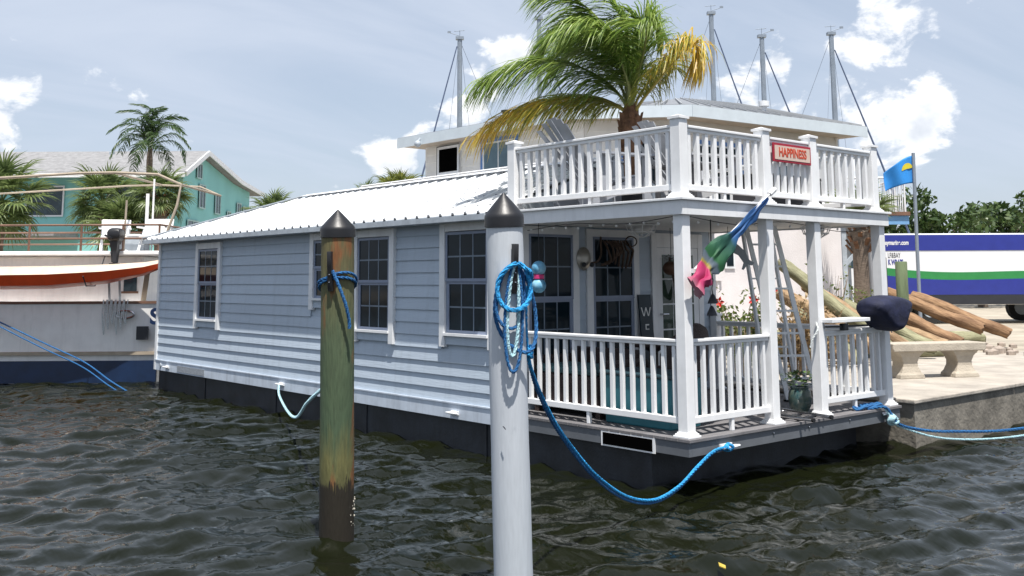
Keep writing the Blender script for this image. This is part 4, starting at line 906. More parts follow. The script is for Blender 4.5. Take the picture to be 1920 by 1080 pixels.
palm('broad fan palm with shaggy skirt standing before the teal building', CA(-10.3,30,GZ), CA(-10.4,30,4.3), .15, FAN, 44, .70, G_S, boots=True, rnd=2)
palm('low bushy fan palm just behind the white chairs of the trawler', CA(-11.6,30.5,GZ), CA(-11.6,30.5,3.25), .16, FAN, 42, .88, G_S, rnd=3, emin=-30)
palm('fan palm rising behind the awning frame of the trawler', CA(-12.5,31.5,GZ), CA(-12.7,31.5,4.2), .16, FAN, 38, .9, G_S, rnd=4)
palm('fan palm at the right foot of the teal building', CA(-9.3,33,GZ), CA(-9.25,33,3.1), .14, FAN, 32, .58, G_S, rnd=5, emin=-30)
palm('fan palm peeping over the white metal roof beside the teal building', CA(-8.0,34,GZ), CA(-8.0,34,3.85), .14, FAN, 34, .72, G_S, rnd=6, emin=-30)
palm('pale leaved fan palm behind the white railing of the two storey home', CA(-3.75,33,GZ), CA(-3.75,33,4.45), .16, FANY, 36, .75, G_S, rnd=7, emin=-30)
palm('small fan palm left of the two storey home above the roof ridge', CA(-4.8,34,GZ), CA(-4.9,34,4.3), .16, FAN, 30, .62, G_S, rnd=8, emin=-30)
palm('fan palm shading the bow of the trawler', CA(-15.6,31,GZ), CA(-15.6,31,4.2), .17, FAN, 38, 1.1, G_S, rnd=9)
palm('tall feather palm rising above the grey roof of the teal building', CA(-12.9,36,GZ), CA(-12.93,36,6.55), .11, FEA, 22, .95, None, emin=-35, emax=85, rnd=12)
palm('stout palm with rough brown boots behind the porch corner post', CA(7.42,22,GZ), CA(7.5,22,3.0), .17, FAN, 18, .7, None, boots=True, rnd=14, emin=10, emax=75)
def crown_cloud(c, rx, rz, n, leaf, seed):
    rg = np.random.default_rng(seed); mb = MB(); ncl = max(10, n//90); cl = []
    for i in range(ncl):
        d = rg.normal(size=3); d /= np.linalg.norm(d); rr = rg.uniform(.35,1)**.6; cl.append((np.array([d[0]*rx*rr, d[1]*rx*rr, d[2]*rz*rr]), rg.uniform(.18,.34)*rx))
    for i in range(n):
        q, r_ = cl[rg.integers(ncl)]; d = rg.normal(size=3); d /= np.linalg.norm(d); p = Vector(q+d*r_*rg.uniform(.5,1)*np.array([1,1,.75]))+Vector(c)
        a = Vector(rg.normal(size=3)).normalized(); b = a.cross(Vector(rg.normal(size=3))).normalized(); s_ = leaf*rg.uniform(.6,1.4)
        mb.add([p-a*s_, p+b*s_*.45, p+a*s_, p-b*s_*.45], [(0,1,2,3)])
    return mb, cl
TREEL = leafmat('broadleaf', (.025,.055,.015), (.085,.13,.035), .3, .25); BARK = mat('bark', (.12,.09,.07), .9, .3, 6, .6)
def tree(label, base, h, rx, rz, n, seed, group='broadleaf trees beyond the boatyard'):
    t = thing('tree', label, 'tree', base, 0, group); mb, cl = crown_cloud((0,0,h), rx, rz, n, .16, seed)
    obj('crown', mb, TREEL, t); tk = MB().tube([(0,0,0),(.05,.03,h*.4),(0,0,h*.75)], [.22,.17,.11], 10)
    for q, r_ in cl[:7]: tk.tube([(0,.0,h*.55),(q[0]*.5,q[1]*.5,h*.75+q[2]*.3),(q[0],q[1],h+q[2])], [.08,.05,.02], 6)
    obj('trunk', tk, BARK, t, True)
for i, (x, d, h, r_) in enumerate(((13.5,44,3.1,2.6),(17.2,47,3.9,2.8),(21.0,46,3.2,2.9),(24.8,48,4.0,3.0),(29.0,47,3.5,3.0),(34,50,4.4,3.3))):
    tree(['round green tree behind the white balcony rail','bushy tree behind the painted van','low spreading tree right of the flagpole','taller tree past the end of the painted van','dense tree at the far end of the boatyard','tall tree closing the boatyard'][i], CA(x,d,GZ), h, r_, 1.3, 2600, 20+i)
for i, (x, d, h, r_) in enumerate(((-19,60,3.5,3.4),(-26,62,3.7,3.6),(-34,60,3.3,3.8),(-41,64,4.0,3.8),(-6.5,62,2.8,3.0),(-1,66,2.8,3.2))):
    tree(['green tree beyond the left end of the teal building','broad tree beyond the trawler bow','low tree on the far left shore','tall tree on the far left shore','small tree behind the hip of the white roof','rounded tree far behind the white roof ridge'][i], CA(x,d,GZ), h, r_, 1.5, 2200, 40+i, 'broadleaf trees on the far shore')

# ------------------------------------------------------------------ two storey home behind the houseboat
CRW = mat('cream_siding', (.76,.74,.70), .6, .04, 4, orand=.03); STUC = mat('white_stucco', (.72,.68,.68), .85, .06, 2, .25, 40); BLUET = mat('blue_window_trim', (.09,.20,.46), .5, .08)
RGM = mat('grey_standing_seam', (.20,.21,.225), .5, .1, 2); WINB = mat('blue_grey_glass', (.07,.12,.15), .06, .4, 1)
XN = 7.5
FP_ = [Vector((7.5,14.3,0)), Vector((7.5,8.75,0)), Vector((9.0,7.35,0)), Vector((13.9,6.85,0)), Vector((13.9,14.3,0))]
TS = thing('two_storey_home', 'cream sided two storey home with blue window trim behind the houseboat', 'house', (10.5, 10, GZ), world=True)
def foot(pts, z0, z1, sh=0.0):
    n = len(pts); return MB().add([(p.x,p.y,z0) for p in pts]+[(p.x,p.y,z1) for p in pts], [tuple(range(n)), tuple(range(n,2*n))[::-1]]+[(i, i+n, (i+1) % n+n, (i+1) % n) for i in range(n)])
def face_box(i, u0, u1, z0, z1, d0, d1):
    """box on face i: u along the face, d outwards"""
    A, B = FP_[i], FP_[i+1]; t_ = (B-A).normalized(); nr = Vector((t_.y, -t_.x, 0)); 
    P = lambda u, d, z: A+t_*u+nr*d+ZV*z
    return MB().add([P(u0,d0,z0),P(u1,d0,z0),P(u1,d1,z0),P(u0,d1,z0),P(u0,d0,z1),P(u1,d0,z1),P(u1,d1,z1),P(u0,d1,z1)], [(0,1,2,3),(4,7,6,5),(0,4,5,1),(1,5,6,2),(2,6,7,3),(3,7,4,0)])
def outn(i): t_ = (FP_[i+1]-FP_[i]).normalized(); return Vector((-t_.y, t_.x, 0)) if False else Vector((t_.y, -t_.x, 0))
obj('lower_wall', foot(FP_, GZ, 3.10), STUC, TS); uw = obj('upper_wall', foot(FP_, 3.101, 5.09), CRW, TS)
for i in range(3):
    ln = (FP_[i+1]-FP_[i]).length
    for k in range(10):
        za = 3.13+k*.193; A, B = FP_[i], FP_[i+1]; t_ = (B-A).normalized(); nr = Vector((t_.y,-t_.x,0)); P = lambda u, d, z: A+t_*u+nr*d+ZV*z
        obj('clapboard', MB().add([P(.05,0,za),P(ln-.05,0,za),P(ln-.05,.026,za),P(.05,.026,za),P(.05,0,za+.193),P(ln-.05,0,za+.193),P(ln-.05,.006,za+.193),P(.05,.006,za+.193)], [(0,1,2,3),(4,7,6,5),(0,4,5,1),(1,5,6,2),(2,6,7,3),(3,7,4,0)]), CRW, uw)
    obj('corner_trim', face_box(i, ln-.06, ln+.012, 3.12, 5.08, .0, .032), CRW, uw)
def ts_win(i, u0, u1, z0, z1, n=2, glass=None):
    w = obj('window', face_box(i,u0,u1,z0,z1,.0,.04), BLUET, TS); obj('frame', face_box(i,u0+.09,u1-.09,z0+.09,z1-.09,.04,.05), WHITE2, w); a_, b_ = u0+.13, u1-.13
    for k in range(n): obj('pane', face_box(i,a_+(b_-a_)*k/n+.02,a_+(b_-a_)*(k+1)/n-.02,z0+.13,z1-.13,.05,.056), glass or WINB, w)
ts_win(0, 2.2, 3.5, 3.75, 5.04); ts_win(1, .75, 1.95, 3.2, 4.95, 2, GLASS); ts_win(2, 2.2, 3.3, 3.9, 4.84); ts_win(2, .25, 1.7, 3.2, 4.7, 2, GLASS)
w = obj('window', face_box(2, 1.05, 1.35, 2.05, 2.6, .0, .03), WHITE2, TS); obj('pane', face_box(2, 1.1, 1.3, 2.1, 2.55, .03, .036), GLASS, w)
mtb = obj('meter_box', face_box(2, .72, .92, 1.8, 2.4, 0, .07), STUC, TS); obj('conduit', face_box(2, .8, .84, 1.0, 1.8, .0, .04), STUC, mtb)
sg = thing('wall_sign', 'large framed sign with plain black face on the two storey home', 'sign', (XN-.04,13.3,4.25), world=True)
obj('board', MB().box(XN-.06, XN-.028, 12.86, 13.76, 4.27, 5.04), WHITE2, sg); obj('black_face', MB().box(XN-.066, XN-.06, 12.95, 13.66, 4.40, 4.955), mat('flat_black', (.002,.002,.002), .9, .1, spec=0), sg)
for q in ((12.86,12.878,4.27,5.04),(13.742,13.76,4.27,5.04),(12.878,13.742,4.27,4.288),(12.878,13.742,5.022,5.04)): obj('edge', MB().box(XN-.064,XN-.06,*q), DARKM, sg)
# low hip roof with standing seams
EV = [Vector((6.9,14.65,5.30)), Vector((6.95,8.6,5.30)), Vector((8.6,6.8,5.30)), Vector((14.15,6.2,5.30)), Vector((14.5,14.65,5.30))]; RG = [Vector((10.3,12.5,5.72)), Vector((10.1,9.6,5.82)), Vector((10.6,8.8,5.92)), Vector((12.6,8.6,5.97)), Vector((12.6,12.5,5.97))]
rf = obj('roof', MB().add(EV+RG, [(i, (i+1) % 5, (i+1) % 5+5, i+5)[::-1] for i in range(5)]+[(9,8,7,6,5),(0,1,2,3,4)]), RGM, TS)
se = MB()
for i, n in ((1,6),(2,16)):
    for k in range(n):
        f = (k+.5)/n; se.bar(EV[i].lerp(EV[i+1],f)+ZV*.012, RG[i].lerp(RG[i+1],f)+ZV*.012, .022, .035)
struct(obj('roof_seams', se, mat('pale_seam', (.34,.35,.36), .4), rf), 'stuff')
FAS = mat('pale_blue_fascia', (.56,.62,.66), .5, .05)
for i in range(3): obj('fascia', MB().bar(EV[i]-ZV*.13, EV[i+1]-ZV*.13, .03, .245), FAS, TS)
obj('soffit', foot([Vector((p.x,p.y,0))*.997+Vector((10.5,10,0))*.003 for p in EV], 5.085, 5.10), mat('tan_soffit', (.42,.36,.30), .7, .1), TS)
obj('roof_vent', MB().lathe([(.07,-.05),(.07,.14),(.10,.15),(.10,.19),(.02,.21)], (7.2,10.9,5.36), 10), DARKM, rf, True); obj('roof_vent', MB().lathe([(.05,-.1),(.05,.12),(.12,.13),(.12,.24),(.02,.26)], (11.6,7.2,5.5), 10), WHITE2, rf, True)
obj('security_lamp', MB().ball((6.83,13.7,5.06), .085, 10).tube([(6.9,13.7,5.2),(6.83,13.7,5.1)], .03, 8), GREYTRIM, TS, True)
wk = obj('walkway', MB().box(XN-1.05, XN-.0, 8.9, 15.6, 2.96, 3.08), WHITE2, TS)
obj('walkway_rail', MB().tube([(XN-1,8.9,4.16),(XN-1,15.6,4.16)], .022, 6), WHITE, wk, True); obj('walkway_rail', MB().tube([(XN-1,8.9,4.06),(XN-1,15.6,4.06)], .014, 6), WHITE, wk, True)
pk = MB(); y = 8.95
while y < 15.6: pk.cbox((XN-1, y, 3.62), (.016,.016,.9)); y += .12
struct(obj('walkway_pickets', pk, WHITE, wk), 'stuff')
for y in (8.9,10.3,11.7,13.0,14.3,15.6): obj('walkway_post', MB().box(XN-1.03,XN-.97,y-.03,y+.03,GZ,4.18), WHITE, wk)

# ------------------------------------------------------------------ teal building on the far shore
TEAL = mat('teal_render', (.24,.55,.53), .8, .07, .6, .15, 8); SHING = mat('grey_shingle', (.22,.22,.225), .9, .2, 5, .4, 8); DG2 = mat('shore_window_glass', (.03,.05,.06), .1, .4)
BX = thing('teal_building', 'teal rendered building with grey shingle roof and white gable trim', 'building', CA(-13.0,40,GZ), -YAW)
prof = [(0,0),(10.2,0),(10.2,5.62),(7.3,5.78),(2.0,6.5),(0,5.72)]
obj('wall', MB().prism(prof, (-17,0,0), (0,1,0), (0,0,1), 17), TEAL, BX)
def slab(y0, z0, y1, z1, nm='roof'): return obj(nm, MB().add([(-17.4,y0,z0),(.35,y0,z0),(.35,y1,z1),(-17.4,y1,z1),(-17.4,y0,z0+.14),(.35,y0,z0+.14),(.35,y1,z1+.14),(-17.4,y1,z1+.14)], [(0,3,2,1),(4,5,6,7),(0,1,5,4),(1,2,6,5),(2,3,7,6),(3,0,4,7)]), SHING, BX)
slab(-.9,5.38,2.0,6.53); slab(2.0,6.53,7.3,5.80); slab(7.3,5.80,11.6,5.55)
for (a, b) in (((-.9,5.33),(2.0,6.48)),((2.0,6.48),(7.3,5.75)),((7.3,5.75),(11.6,5.50))): obj('gable_trim', MB().bar((.40,a[0],a[1]+.1),(.40,b[0],b[1]+.1),.05,.20), WHITE2, BX)
obj('eave_board', MB().box(-17.4,.36,-.96,-.90,5.30,5.48), WHITE2, BX)
for y0, y1, z0, z1 in ((1.6,2.2,5.55,6.1),(2.0,2.75,4.35,5.25),(4.3,5.0,4.25,5.0),(7.8,8.5,4.2,4.9),(8.9,9.9,4.1,4.8),(6.2,6.7,3.9,4.4),(-.0+.6,2.0,2.6,3.7),(3.6,4.1,2.5,3.0)):
    w = obj('window', MB().box(0,.05,y0,y1,z0,z1), DG2, BX); obj('frame', MB().box(.05,.075,y0-.06,y0,z0-.06,z1+.06).box(.05,.075,y1,y1+.06,z0-.06,z1+.06).box(.051,.074,y0,y1,z0-.06,z0).box(.051,.074,y0,y1,z1,z1+.06).box(.052,.07,(y0+y1)/2-.02,(y0+y1)/2+.02,z0,z1), mat('pale_teal_frame', (.35,.52,.5), .6), w)
obj('vent', MB().lathe([(.12,0),(.12,.3),(.02,.34)], (-3.5,1.6,6.3), 8), GREYTRIM, BX); obj('vent', MB().lathe([(.12,0),(.12,.3),(.02,.34)], (-14,1.6,6.3), 8), GREYTRIM, BX)
for i in range(5):
    x = -2.2-i*3.2; w = obj('window', MB().box(x-.7,x+.7,-.05,0,3.9,5.0), DG2, BX); obj('frame', MB().box(x-.76,x-.7,-.075,-.05,3.84,5.06).box(x+.7,x+.76,-.075,-.05,3.84,5.06).box(x-.7,x+.7,-.074,-.051,3.84,3.9).box(x-.7,x+.7,-.074,-.051,5.0,5.06), WHITE2, w)
slab2 = obj('porch_roof', MB().box(-15,-4,-2.2,-.06,3.0,3.15), SHING, BX)

# ------------------------------------------------------------------ trawler moored beyond the stern
GEL = mat('white_gelcoat', (.82,.81,.79), .35, .06, 3, grime=.15); BLUEH = mat('blue_bottom', (.006,.02,.06), .4, .2); TEAK = mat('teak_trim', (.16,.085,.055), .6, .25); CANV = mat('tan_canvas', (.36,.30,.23), .8, .15)
TX = -9.5; TR = thing('trawler', 'white trawler yacht with blue bottom and railed flying deck', 'boat', CA(TX,19.5,0), -YAW)
xs_ = [-8.2,-7.6,-6.5,-5,-3,0,2.4,2.75]; hb_ = [.05,.5,1.05,1.45,1.7,1.75,1.7,1.65]; sz_ = [2.0,1.9,1.75,1.6,1.47,1.42,1.42,1.42]
def ring(x, b, zt, zb): c = 1.75; return [(x,c-b,zt),(x,c-b*.97,.5),(x,c-b*.93,zb+.1) ,(x,c-b*.3,zb),(x,c+b*.3,zb),(x,c+b*.93,zb+.1),(x,c+b*.97,.5),(x,c+b,zt)]
obj('hull', MB().loft([ring(x,b,z,-.5) for x, b, z in zip(xs_,hb_,sz_)]), GEL, TR, True)
def strip(za, zb, e, mt, nm):
    return obj(nm, MB().loft([[(x,1.75-b*.98-e,za),(x,1.75-b*.98-e,zb),(x,1.75-b*.98+.05,zb),(x,1.75-b*.98+.05,za)] for x, b in zip(xs_,hb_)]), mt, TR)
strip(-.05,.36,.012,BLUEH,'boot_top'); strip(.47,.53,.05,CANV,'rub_rail'); obj('cap_rail', MB().loft([[(x,1.75-b-.03,z),(x,1.75-b-.03,z+.05),(x,1.75-b+.08,z+.05),(x,1.75-b+.08,z)] for x,b,z in zip(xs_,hb_,sz_)]), TEAK, TR)
cb = obj('cabin', MB().box(-5.2,2.3,.45,3.05,1.4,2.33), GEL, TR, bevel=.04)
for x0_, x1_ in ((-4.6,-3.7),(-3.4,-2.5),(-2.2,-1.4),(1.95,2.2)): wq = obj('cabin_window', MB().box(x0_,x1_,.43,.46,1.65,2.1), DG2, TR); obj('frame', MB().box(x0_-.04,x1_+.04,.425,.431,2.1,2.14).box(x0_-.04,x1_+.04,.425,.431,1.61,1.65), TEAK, wq)
obj('upper_deck', MB().box(-5.4,2.75,.1,3.4,2.335,2.42), GEL, TR, bevel=.02)
rl = MB(); 
for z in (2.66,2.92): rl.tube([(-3.5,.14,z),(2.7,.14,z)], .022, 6); rl.tube([(2.7,.14,z),(2.7,3.3,z)], .022, 6); rl.tube([(-3.5,3.3,z),(2.7,3.3,z)], .022, 6)
for x in (-3.5,-2.2,-1.0,.2,1.2,2.0,2.7): rl.tube([(x,.14,2.42),(x,.14,2.93)], .022, 6)
obj('deck_rail', rl, TEAK, TR, True)
bm = MB(); arch = lambda y: [(-2.2,y,3.3),(-2.1,y,3.75),(1.05,y,3.93) ,(1.75,y,3.94),(2.6,y,3.90),(3.06,y,3.70),(3.0,y,3.3),(2.72,y,2.45)]
for y in (.2,): bm.tube(arch(y), .028, 8)
bm.tube([(p_[0],2.9,p_[2]) for p_ in arch(.2)][:6], .02, 8)
for x, z in ((-2.1,3.75),(1.75,3.94),(3.06,3.70)): bm.tube([(x,.2,z),(x,2.9,z)], .024, 8)
bm.tube([(-2.2,.2,3.3),(-2.3,.2,2.42)], .026, 8); bm.tube([(2.0,.2,2.42),(2.02,.2,3.4)], .02, 6)
obj('awning_frame', bm, CANV, TR, True)
obj('mast_pole', MB().tube([(2.1,1.1,2.42),(2.1,1.1,3.6)], .035, 8).tube([(2.22,1.1,2.42),(2.22,1.1,3.9)], .02, 8), GEL, TR, True)
st = obj('davit', MB().bar((2.35,.4,1.4),(2.62,-.15,2.15),.09,.05), CANV, TR); 
for x in (1.75, 1.95): obj('davit_strut', MB().bar((x,.3,1.4),(x+.1,-.1,2.1),.04,.03), GREYTRIM, TR)
lettering(TR, 'S', .40, mat('letter_blue', (.03,.08,.22), .5), (2.74,-.02,1.17), (1,0,0), (0,-1,0), name='name_letter', bold=.015, depth=.006)
fd = MB()
for i in range(6): fd.tube(smoothpts([(1.75+.08*i,.0,1.5),(1.76+.08*i,-.06,1.2),(1.78+.08*i+.02,-.05,.85+.1*(i % 3)),(1.80+.08*i,-.06,1.15),(1.81+.08*i,.0,1.5)], 5), .012, 5)
tag(obj('fender_line', fd, ROPEW, TR, True), '', '') if False else obj('fender_line', fd, ROPEW, TR, True)
hw_ = obj('hawse_ring', MB().tube([Vector((2.18,-.03,1.22))+Vector((math.cos(t_)*.17,0,math.sin(t_)*.07)) for t_ in [k*math.pi/8 for k in range(17)]], .022, 6), STEEL, TR, True)
obj('scupper', MB().box(2.40,2.62,-.02,.01,.75,1.0), DARKM, TR)
# kayak slung outboard
KO = mat('orange_kayak_bottom', (.70,.075,.015), .4, .1); KW = mat('cream_kayak_deck', (.62,.50,.38), .4, .15)
KY = thing('kayak', 'orange kayak with cream deck slung along the side of the trawler', 'kayak', CA(TX+.35,19.1,1.82), -YAW)
def kring(x, w, zt, zb, z0): return [(x,-w,z0),(x,-w*.7,z0+zt*.8),(x,0,z0+zt),(x,w*.7,z0+zt*.8),(x,w,z0),(x,w*.7,z0-zb*.75),(x,0,z0-zb),(x,-w*.7,z0-zb*.75)]
kx = [-2.6,-2.2,-1.4,-.4,.6,1.6,2.3,2.66]; kw = [.02,.16,.30,.36,.36,.28,.14,.02]; kz = [.28,.16,.12,.10,.11,.16,.24,.33]
obj('hull', MB().loft([kring(x,w,.003,.08+.62*w*.8,z+.04) for x,w,z in zip(kx,kw,kz)]), KO, KY, True); obj('deck', MB().loft([kring(x,w*.97,.05+.30*w,.002,z+.044) for x,w,z in zip(kx,kw,kz)]), KW, KY, True)
for x in (-1.2,1.3): obj('sling', MB().tube([(x,-.36,.12),(x,-.2,-.06),(x,.2,-.06),(x,.38,.2),(x,.6,.5)], .012, 6), DARKM, KY)
# deck chairs, cooler and outboard on the trawler
def dchair(label, x, y, rz):
    c = CA(TX,19.5)+RGT*x-TOCAM*y; t = thing('deck_chair', label, 'chair', (c.x,c.y,2.42), -YAW+rz, 'white deck chairs on the trawler')
    obj('seat', MB().box(-.25,.25,-.24,.24,.27,.32), GEL, t, bevel=.02); obj('backrest', MB().add([(-.27,.20,.32),(.27,.20,.32),(.27,.25,.32),(-.27,.25,.32),(-.28,.30,.66),(.28,.30,.66),(.28,.35,.66),(-.28,.35,.66)], [(0,3,2,1),(4,5,6,7),(0,1,5,4),(1,2,6,5),(2,3,7,6),(3,0,4,7)]), GEL, t, bevel=.02)
    for s_ in (-1,1): obj('leg', MB().bar((s_*.24,-.25,0),(s_*.24,.12,.46),.04,.03).bar((s_*.24,.25,0),(s_*.24,-.1,.3),.04,.03), WHITE, t); obj('armrest', MB().box(s_*.27-.03,s_*.27+.03,-.22,.26,.46,.49), WHITE, t)
dchair('white deck chair beside the rail end of the trawler flying deck', 2.42, .7, math.pi*.02); dchair('white deck chair behind the outboard on the trawler', 1.55, .9, math.pi*.1)
c = CA(TX,19.5)+RGT*2.0-TOCAM*.9; t = thing('cooler', 'pale grey cooler on the trawler flying deck between chairs', 'cooler', (c.x,c.y,2.42), -YAW); obj('body', MB().box(-.2,.2,-.15,.15,0,.3), GREYTRIM, t, bevel=.02); obj('lid', MB().box(-.21,.21,-.16,.16,.301,.35), GEL, t, bevel=.02)
c = CA(TX,19.5)+RGT*1.92-TOCAM*.02; t = thing('outboard_motor', 'small black outboard motor clamped to the trawler rail', 'motor', (c.x,c.y,2.2), -YAW)
obj('cowling', MB().loft([[(x_*w_+.02,y_*w_-.05,z_) for x_, y_ in ((-.11,-.16),(.11,-.16),(.12,0),(.09,.17),(-.09,.17),(-.12,0))] for z_, w_ in ((.40,.8),(.46,1.05),(.56,1.1),(.62,.95),(.65,.6))]), BLACKP, t, True, bevel=.02); obj('tiller', MB().tube([(0,-.2,.45),(-.05,-.42,.50)], .02, 8), DARKM, t, True); obj('midsection', MB().loft([[(x_*w_+.01,y_*w_-.05,z_) for x_, y_ in ((-.06,-.08),(.06,-.08),(.06,.09),(-.06,.09))] for z_, w_ in ((.0,.7),(.2,.9),(.41,1.3))]), DARKM, t); obj('shaft', MB().tube([(0,-.03,.42),(.02,-.05,-.02)], [.06,.05], 10), DARKM, t, True); obj('propeller', MB().cbox((.02,-.08,-.04),(.2,.02,.05)).cbox((.02,-.08,-.04),(.05,.02,.2)), DARKM, t); obj('bracket', MB().box(-.08,.08,-.02,.16,.25,.40), GREYTRIM, t)
rope('mooring_rope', 'pair of blue lines slanting from the trawler down to the water', [CA(-10.2,19.4,1.35),CA(-8.6,18.9,.75),CA(-7.7,18.6,.42),CA(-7.1,18.3,.12),CA(-6.7,18.1,-.05)], .014, ROPEB); rope('mooring_rope', 'bright blue line slanting beside the dark blue one at the trawler', [CA(-10.2,19.35,1.3),CA(-8.6,18.8,.68),CA(-7.7,18.5,.35),CA(-7.1,18.2,.06),CA(-6.8,18.05,-.07)], .012, ROPEB)

# ------------------------------------------------------------------ sailboats in the yard: tall masts over the roof
MASTM = mat('grey_mast', (.25,.29,.34), .45, .1, metal=.3); WIREM = mat('rigging_wire', (.16,.19,.24), .5); BLUEF = mat('blue_furled_sail', (.08,.11,.19), .8, .2)
masts = [('sailboat with plain mast and blue furled forestay behind the left eave', -2.19,42,11.93,-1,.13), ('sailboat with wind vane masthead hidden behind the palm', 1.22,44,13.3,1,.12), ('sailboat whose tall mast stands right of the palm', 8.47,42,12.97,1,.13), ('sailboat with cup anemometer mast over the grey metal roof', 10.58,42,11.96,1,.13), ('sailboat with spreaders and dark furled sail at the roof end', 13.52,42,12.06,1,.14)]
for i, (lab, x, d, zt, sgn, r_) in enumerate(masts):
    t = thing('sailboat', lab, 'sailboat', CA(x,d,GZ), -YAW, 'sailboats standing in the yard'); h = zt-GZ
    hx = [-4.2,-3.2,-1.5,.8,3.0,4.6]; hw = [.9,1.15,1.35,1.3,.8,.04]
    obj('hull', MB().loft([[(sgn*x_,-w,1.5),(sgn*x_,-w*.85,.8),(sgn*x_,0,.45+.1*abs(x_)/4),(sgn*x_,w*.85,.8),(sgn*x_,w,1.5),(sgn*x_,0,1.58)] for x_, w in zip(hx,hw)]), GEL, t, True)
    obj('keel', MB().box(-1.0,.9,-.1,.1,0,.6), BLUEH, t); obj('coachroof', MB().box(-2.0,1.6,-.8,.8,1.5,2.0), GEL, t, bevel=.1)
    m_ = obj('mast', MB().tube([(0,0,1.6),(0,0,h*.6),(0,0,h)], [r_*.85,r_*.85,r_*.75], 8), MASTM, t, True)
    obj('boom', MB().tube([(-sgn*.1,0,2.8),(-sgn*3.2,0,2.9)], .07, 8), MASTM, t, True)
    for s_ in (-1,1): obj('shroud', MB().tube([(s_*.05,s_*.05,h-.3),(s_*1.0,s_*.6,1.6)], .009, 4), WIREM, t)
    obj('backstay', MB().tube([(0,0,h-.1),(-sgn*4.0,0,1.6)], .009, 4), WIREM, t)
    fa_ = (sgn*3.3 if i != 0 else -2.6); obj('furled_sail', MB().tube([(sgn*.12,0,h-.7 if i else h-.35),(fa_*.5,0,(h+1.6)/2),(fa_,0,1.7)], [.025,.04,.05], 6), BLUEF, t, True)
    obj('spreader', MB().tube([(-.9,0,h*(.46 if i == 4 else .44)),(0,0,h*.45),(.9,0,h*(.46 if i == 4 else .44))], .025, 5), MASTM, t)
    mh = MB(); mh.tube([(0,0,h),(0,0,h+.35)], .012, 4); mh.tube([(0,0,h+.1),(sgn*.45,0,h+.25)], .015, 4); mh.tube([(-.25,0,h+.3),(.2,0,h+.34)], .014, 4); mh.cbox((sgn*.45,0,h+.27),(.14,.05,.08)); mh.cbox((0,0,h),(.34,.25,.12))
    obj('masthead_gear', mh, MASTM, t)
    for xx in (-2.2, 2.2): obj('jack_stand', MB().tube([(xx,-1.3,0),(xx,-.75,.95)], .05, 6).tube([(xx,1.3,0),(xx,.75,.95)], .05, 6), TEAK, t)

# ------------------------------------------------------------------ yard: van, balcony, flag, posts, bench, logs
VW = mat('van_white', (.72,.73,.75), .3, .03); VB = mat('van_blue', (.025,.035,.24), .3, .08); VG = mat('van_green', (.03,.22,.06), .3, .08); TYRE = mat('tyre', (.015,.015,.015), .8)
V = thing('box_van', 'white box van with blue and green wrap lettering parked in the yard', 'van', CA(10.2,30,GZ), -YAW)
bd = obj('box_body', MB().box(.35,7.4,0,2.3,.55,2.62), VW, V, bevel=.05)
obj('blue_band', MB().box(.37,7.38,-.012,-.002,2.12,2.58), VB, bd)
sw_ = [(x_, 1.52-.10*math.sin(x_*.8)-.055*x_) for x_ in [.37+i*.25 for i in range(29)]]
obj('green_swoosh', MB().prism([(x_, z_+.20) for x_, z_ in sw_]+[(x_, z_-.02) for x_, z_ in sw_[::-1]], (0,-.002,0), (1,0,0), (0,0,1), .010), VG, bd)
obj('blue_panel', MB().prism([(x_, z_-.021) for x_, z_ in sw_]+[(7.35,.84),(.38,.84)], (0,-.002,0), (1,0,0), (0,0,1), .010), VB, bd)
lettering(V, 'andbaymarine.com', .185, LETW, (.50,-.014,2.35), (1,0,0), (0,-1,0), sx=.66, align='LEFT', bold=.006, shear=.15, depth=.002)
lettering(V, 'LF&BAY', .21, DARKM, (.80,-.004,1.98), (1,0,0), (0,-1,0), sx=.52, align='LEFT', depth=.002); lettering(V, 'K WRAPS', .21, VB, (.80,-.004,1.78), (1,0,0), (0,-1,0), sx=.50, align='LEFT', bold=.008, depth=.002)
obj('cab', MB().prism([(-1.5,.5),(.28,.5),(.28,2.45),(-.35,2.42),(-.85,1.75),(-1.5,1.6)], (0,2.15,0), (1,0,0), (0,0,1), 2.0), VW, V, bevel=.04)
obj('side_window', MB().prism([(-.72,1.62),(.1,1.62),(.1,2.25),(-.32,2.23)], (0,.148,0), (1,0,0), (0,0,1), .004), DG2, V)
obj('windscreen', MB().bar((-.84,1.15,1.80),(-.40,1.15,2.36),1.7,.02,(-1,0,.7)), DG2, V)
obj('side_skirt', MB().box(.36,7.39,-.008,.03,.56,.838), DARKM, bd)
obj('tail_lamp', MB().box(-.78,-.60,.13,.148,.85,1.45), mat('red_lamp', (.30,.01,.02), .3), V); obj('bumper', MB().box(-1.62,-1.45,.2,2.1,.35,.6), DARKM, V)
for x in (-.95,2.0,5.6):
    for y_ in (.12,2.0): w = obj('wheel', MB().tube([(x,y_,.40),(x,y_+.22,.40)], .40, 20), TYRE, V, True); obj('rim', MB().tube([(x,y_-.006,.40),(x,y_+.01,.40)], .22, 14), GREYTRIM, w, True)
B_ = thing('raised_balcony', 'raised balcony with white rail, brown boards and blue beam beyond the porch', 'balcony', CA(9.3,27,GZ), -YAW)
obj('beam', MB().box(-.6,1.22,.0,.1,2.74,2.97), mat('sky_blue_beam', (.16,.34,.58), .5), B_)
obj('floor', MB().box(-.6,1.24,-.06,1.9,2.975,3.07), TEAK, B_); obj('top_rail', MB().tube([(-.6,0,3.98),(1.18,0,3.98),(1.18,1.8,3.98)], .03, 6), WHITE, B_, True)
for i in range(14): obj('picket', MB().box(-.58+i*.132,-.56+i*.132,-.01,.01,3.07,3.98), WHITE, B_)
for i in range(1, 13): obj('picket', MB().box(1.17,1.19,i*.14,i*.14+.02,3.07,3.98), WHITE, B_)
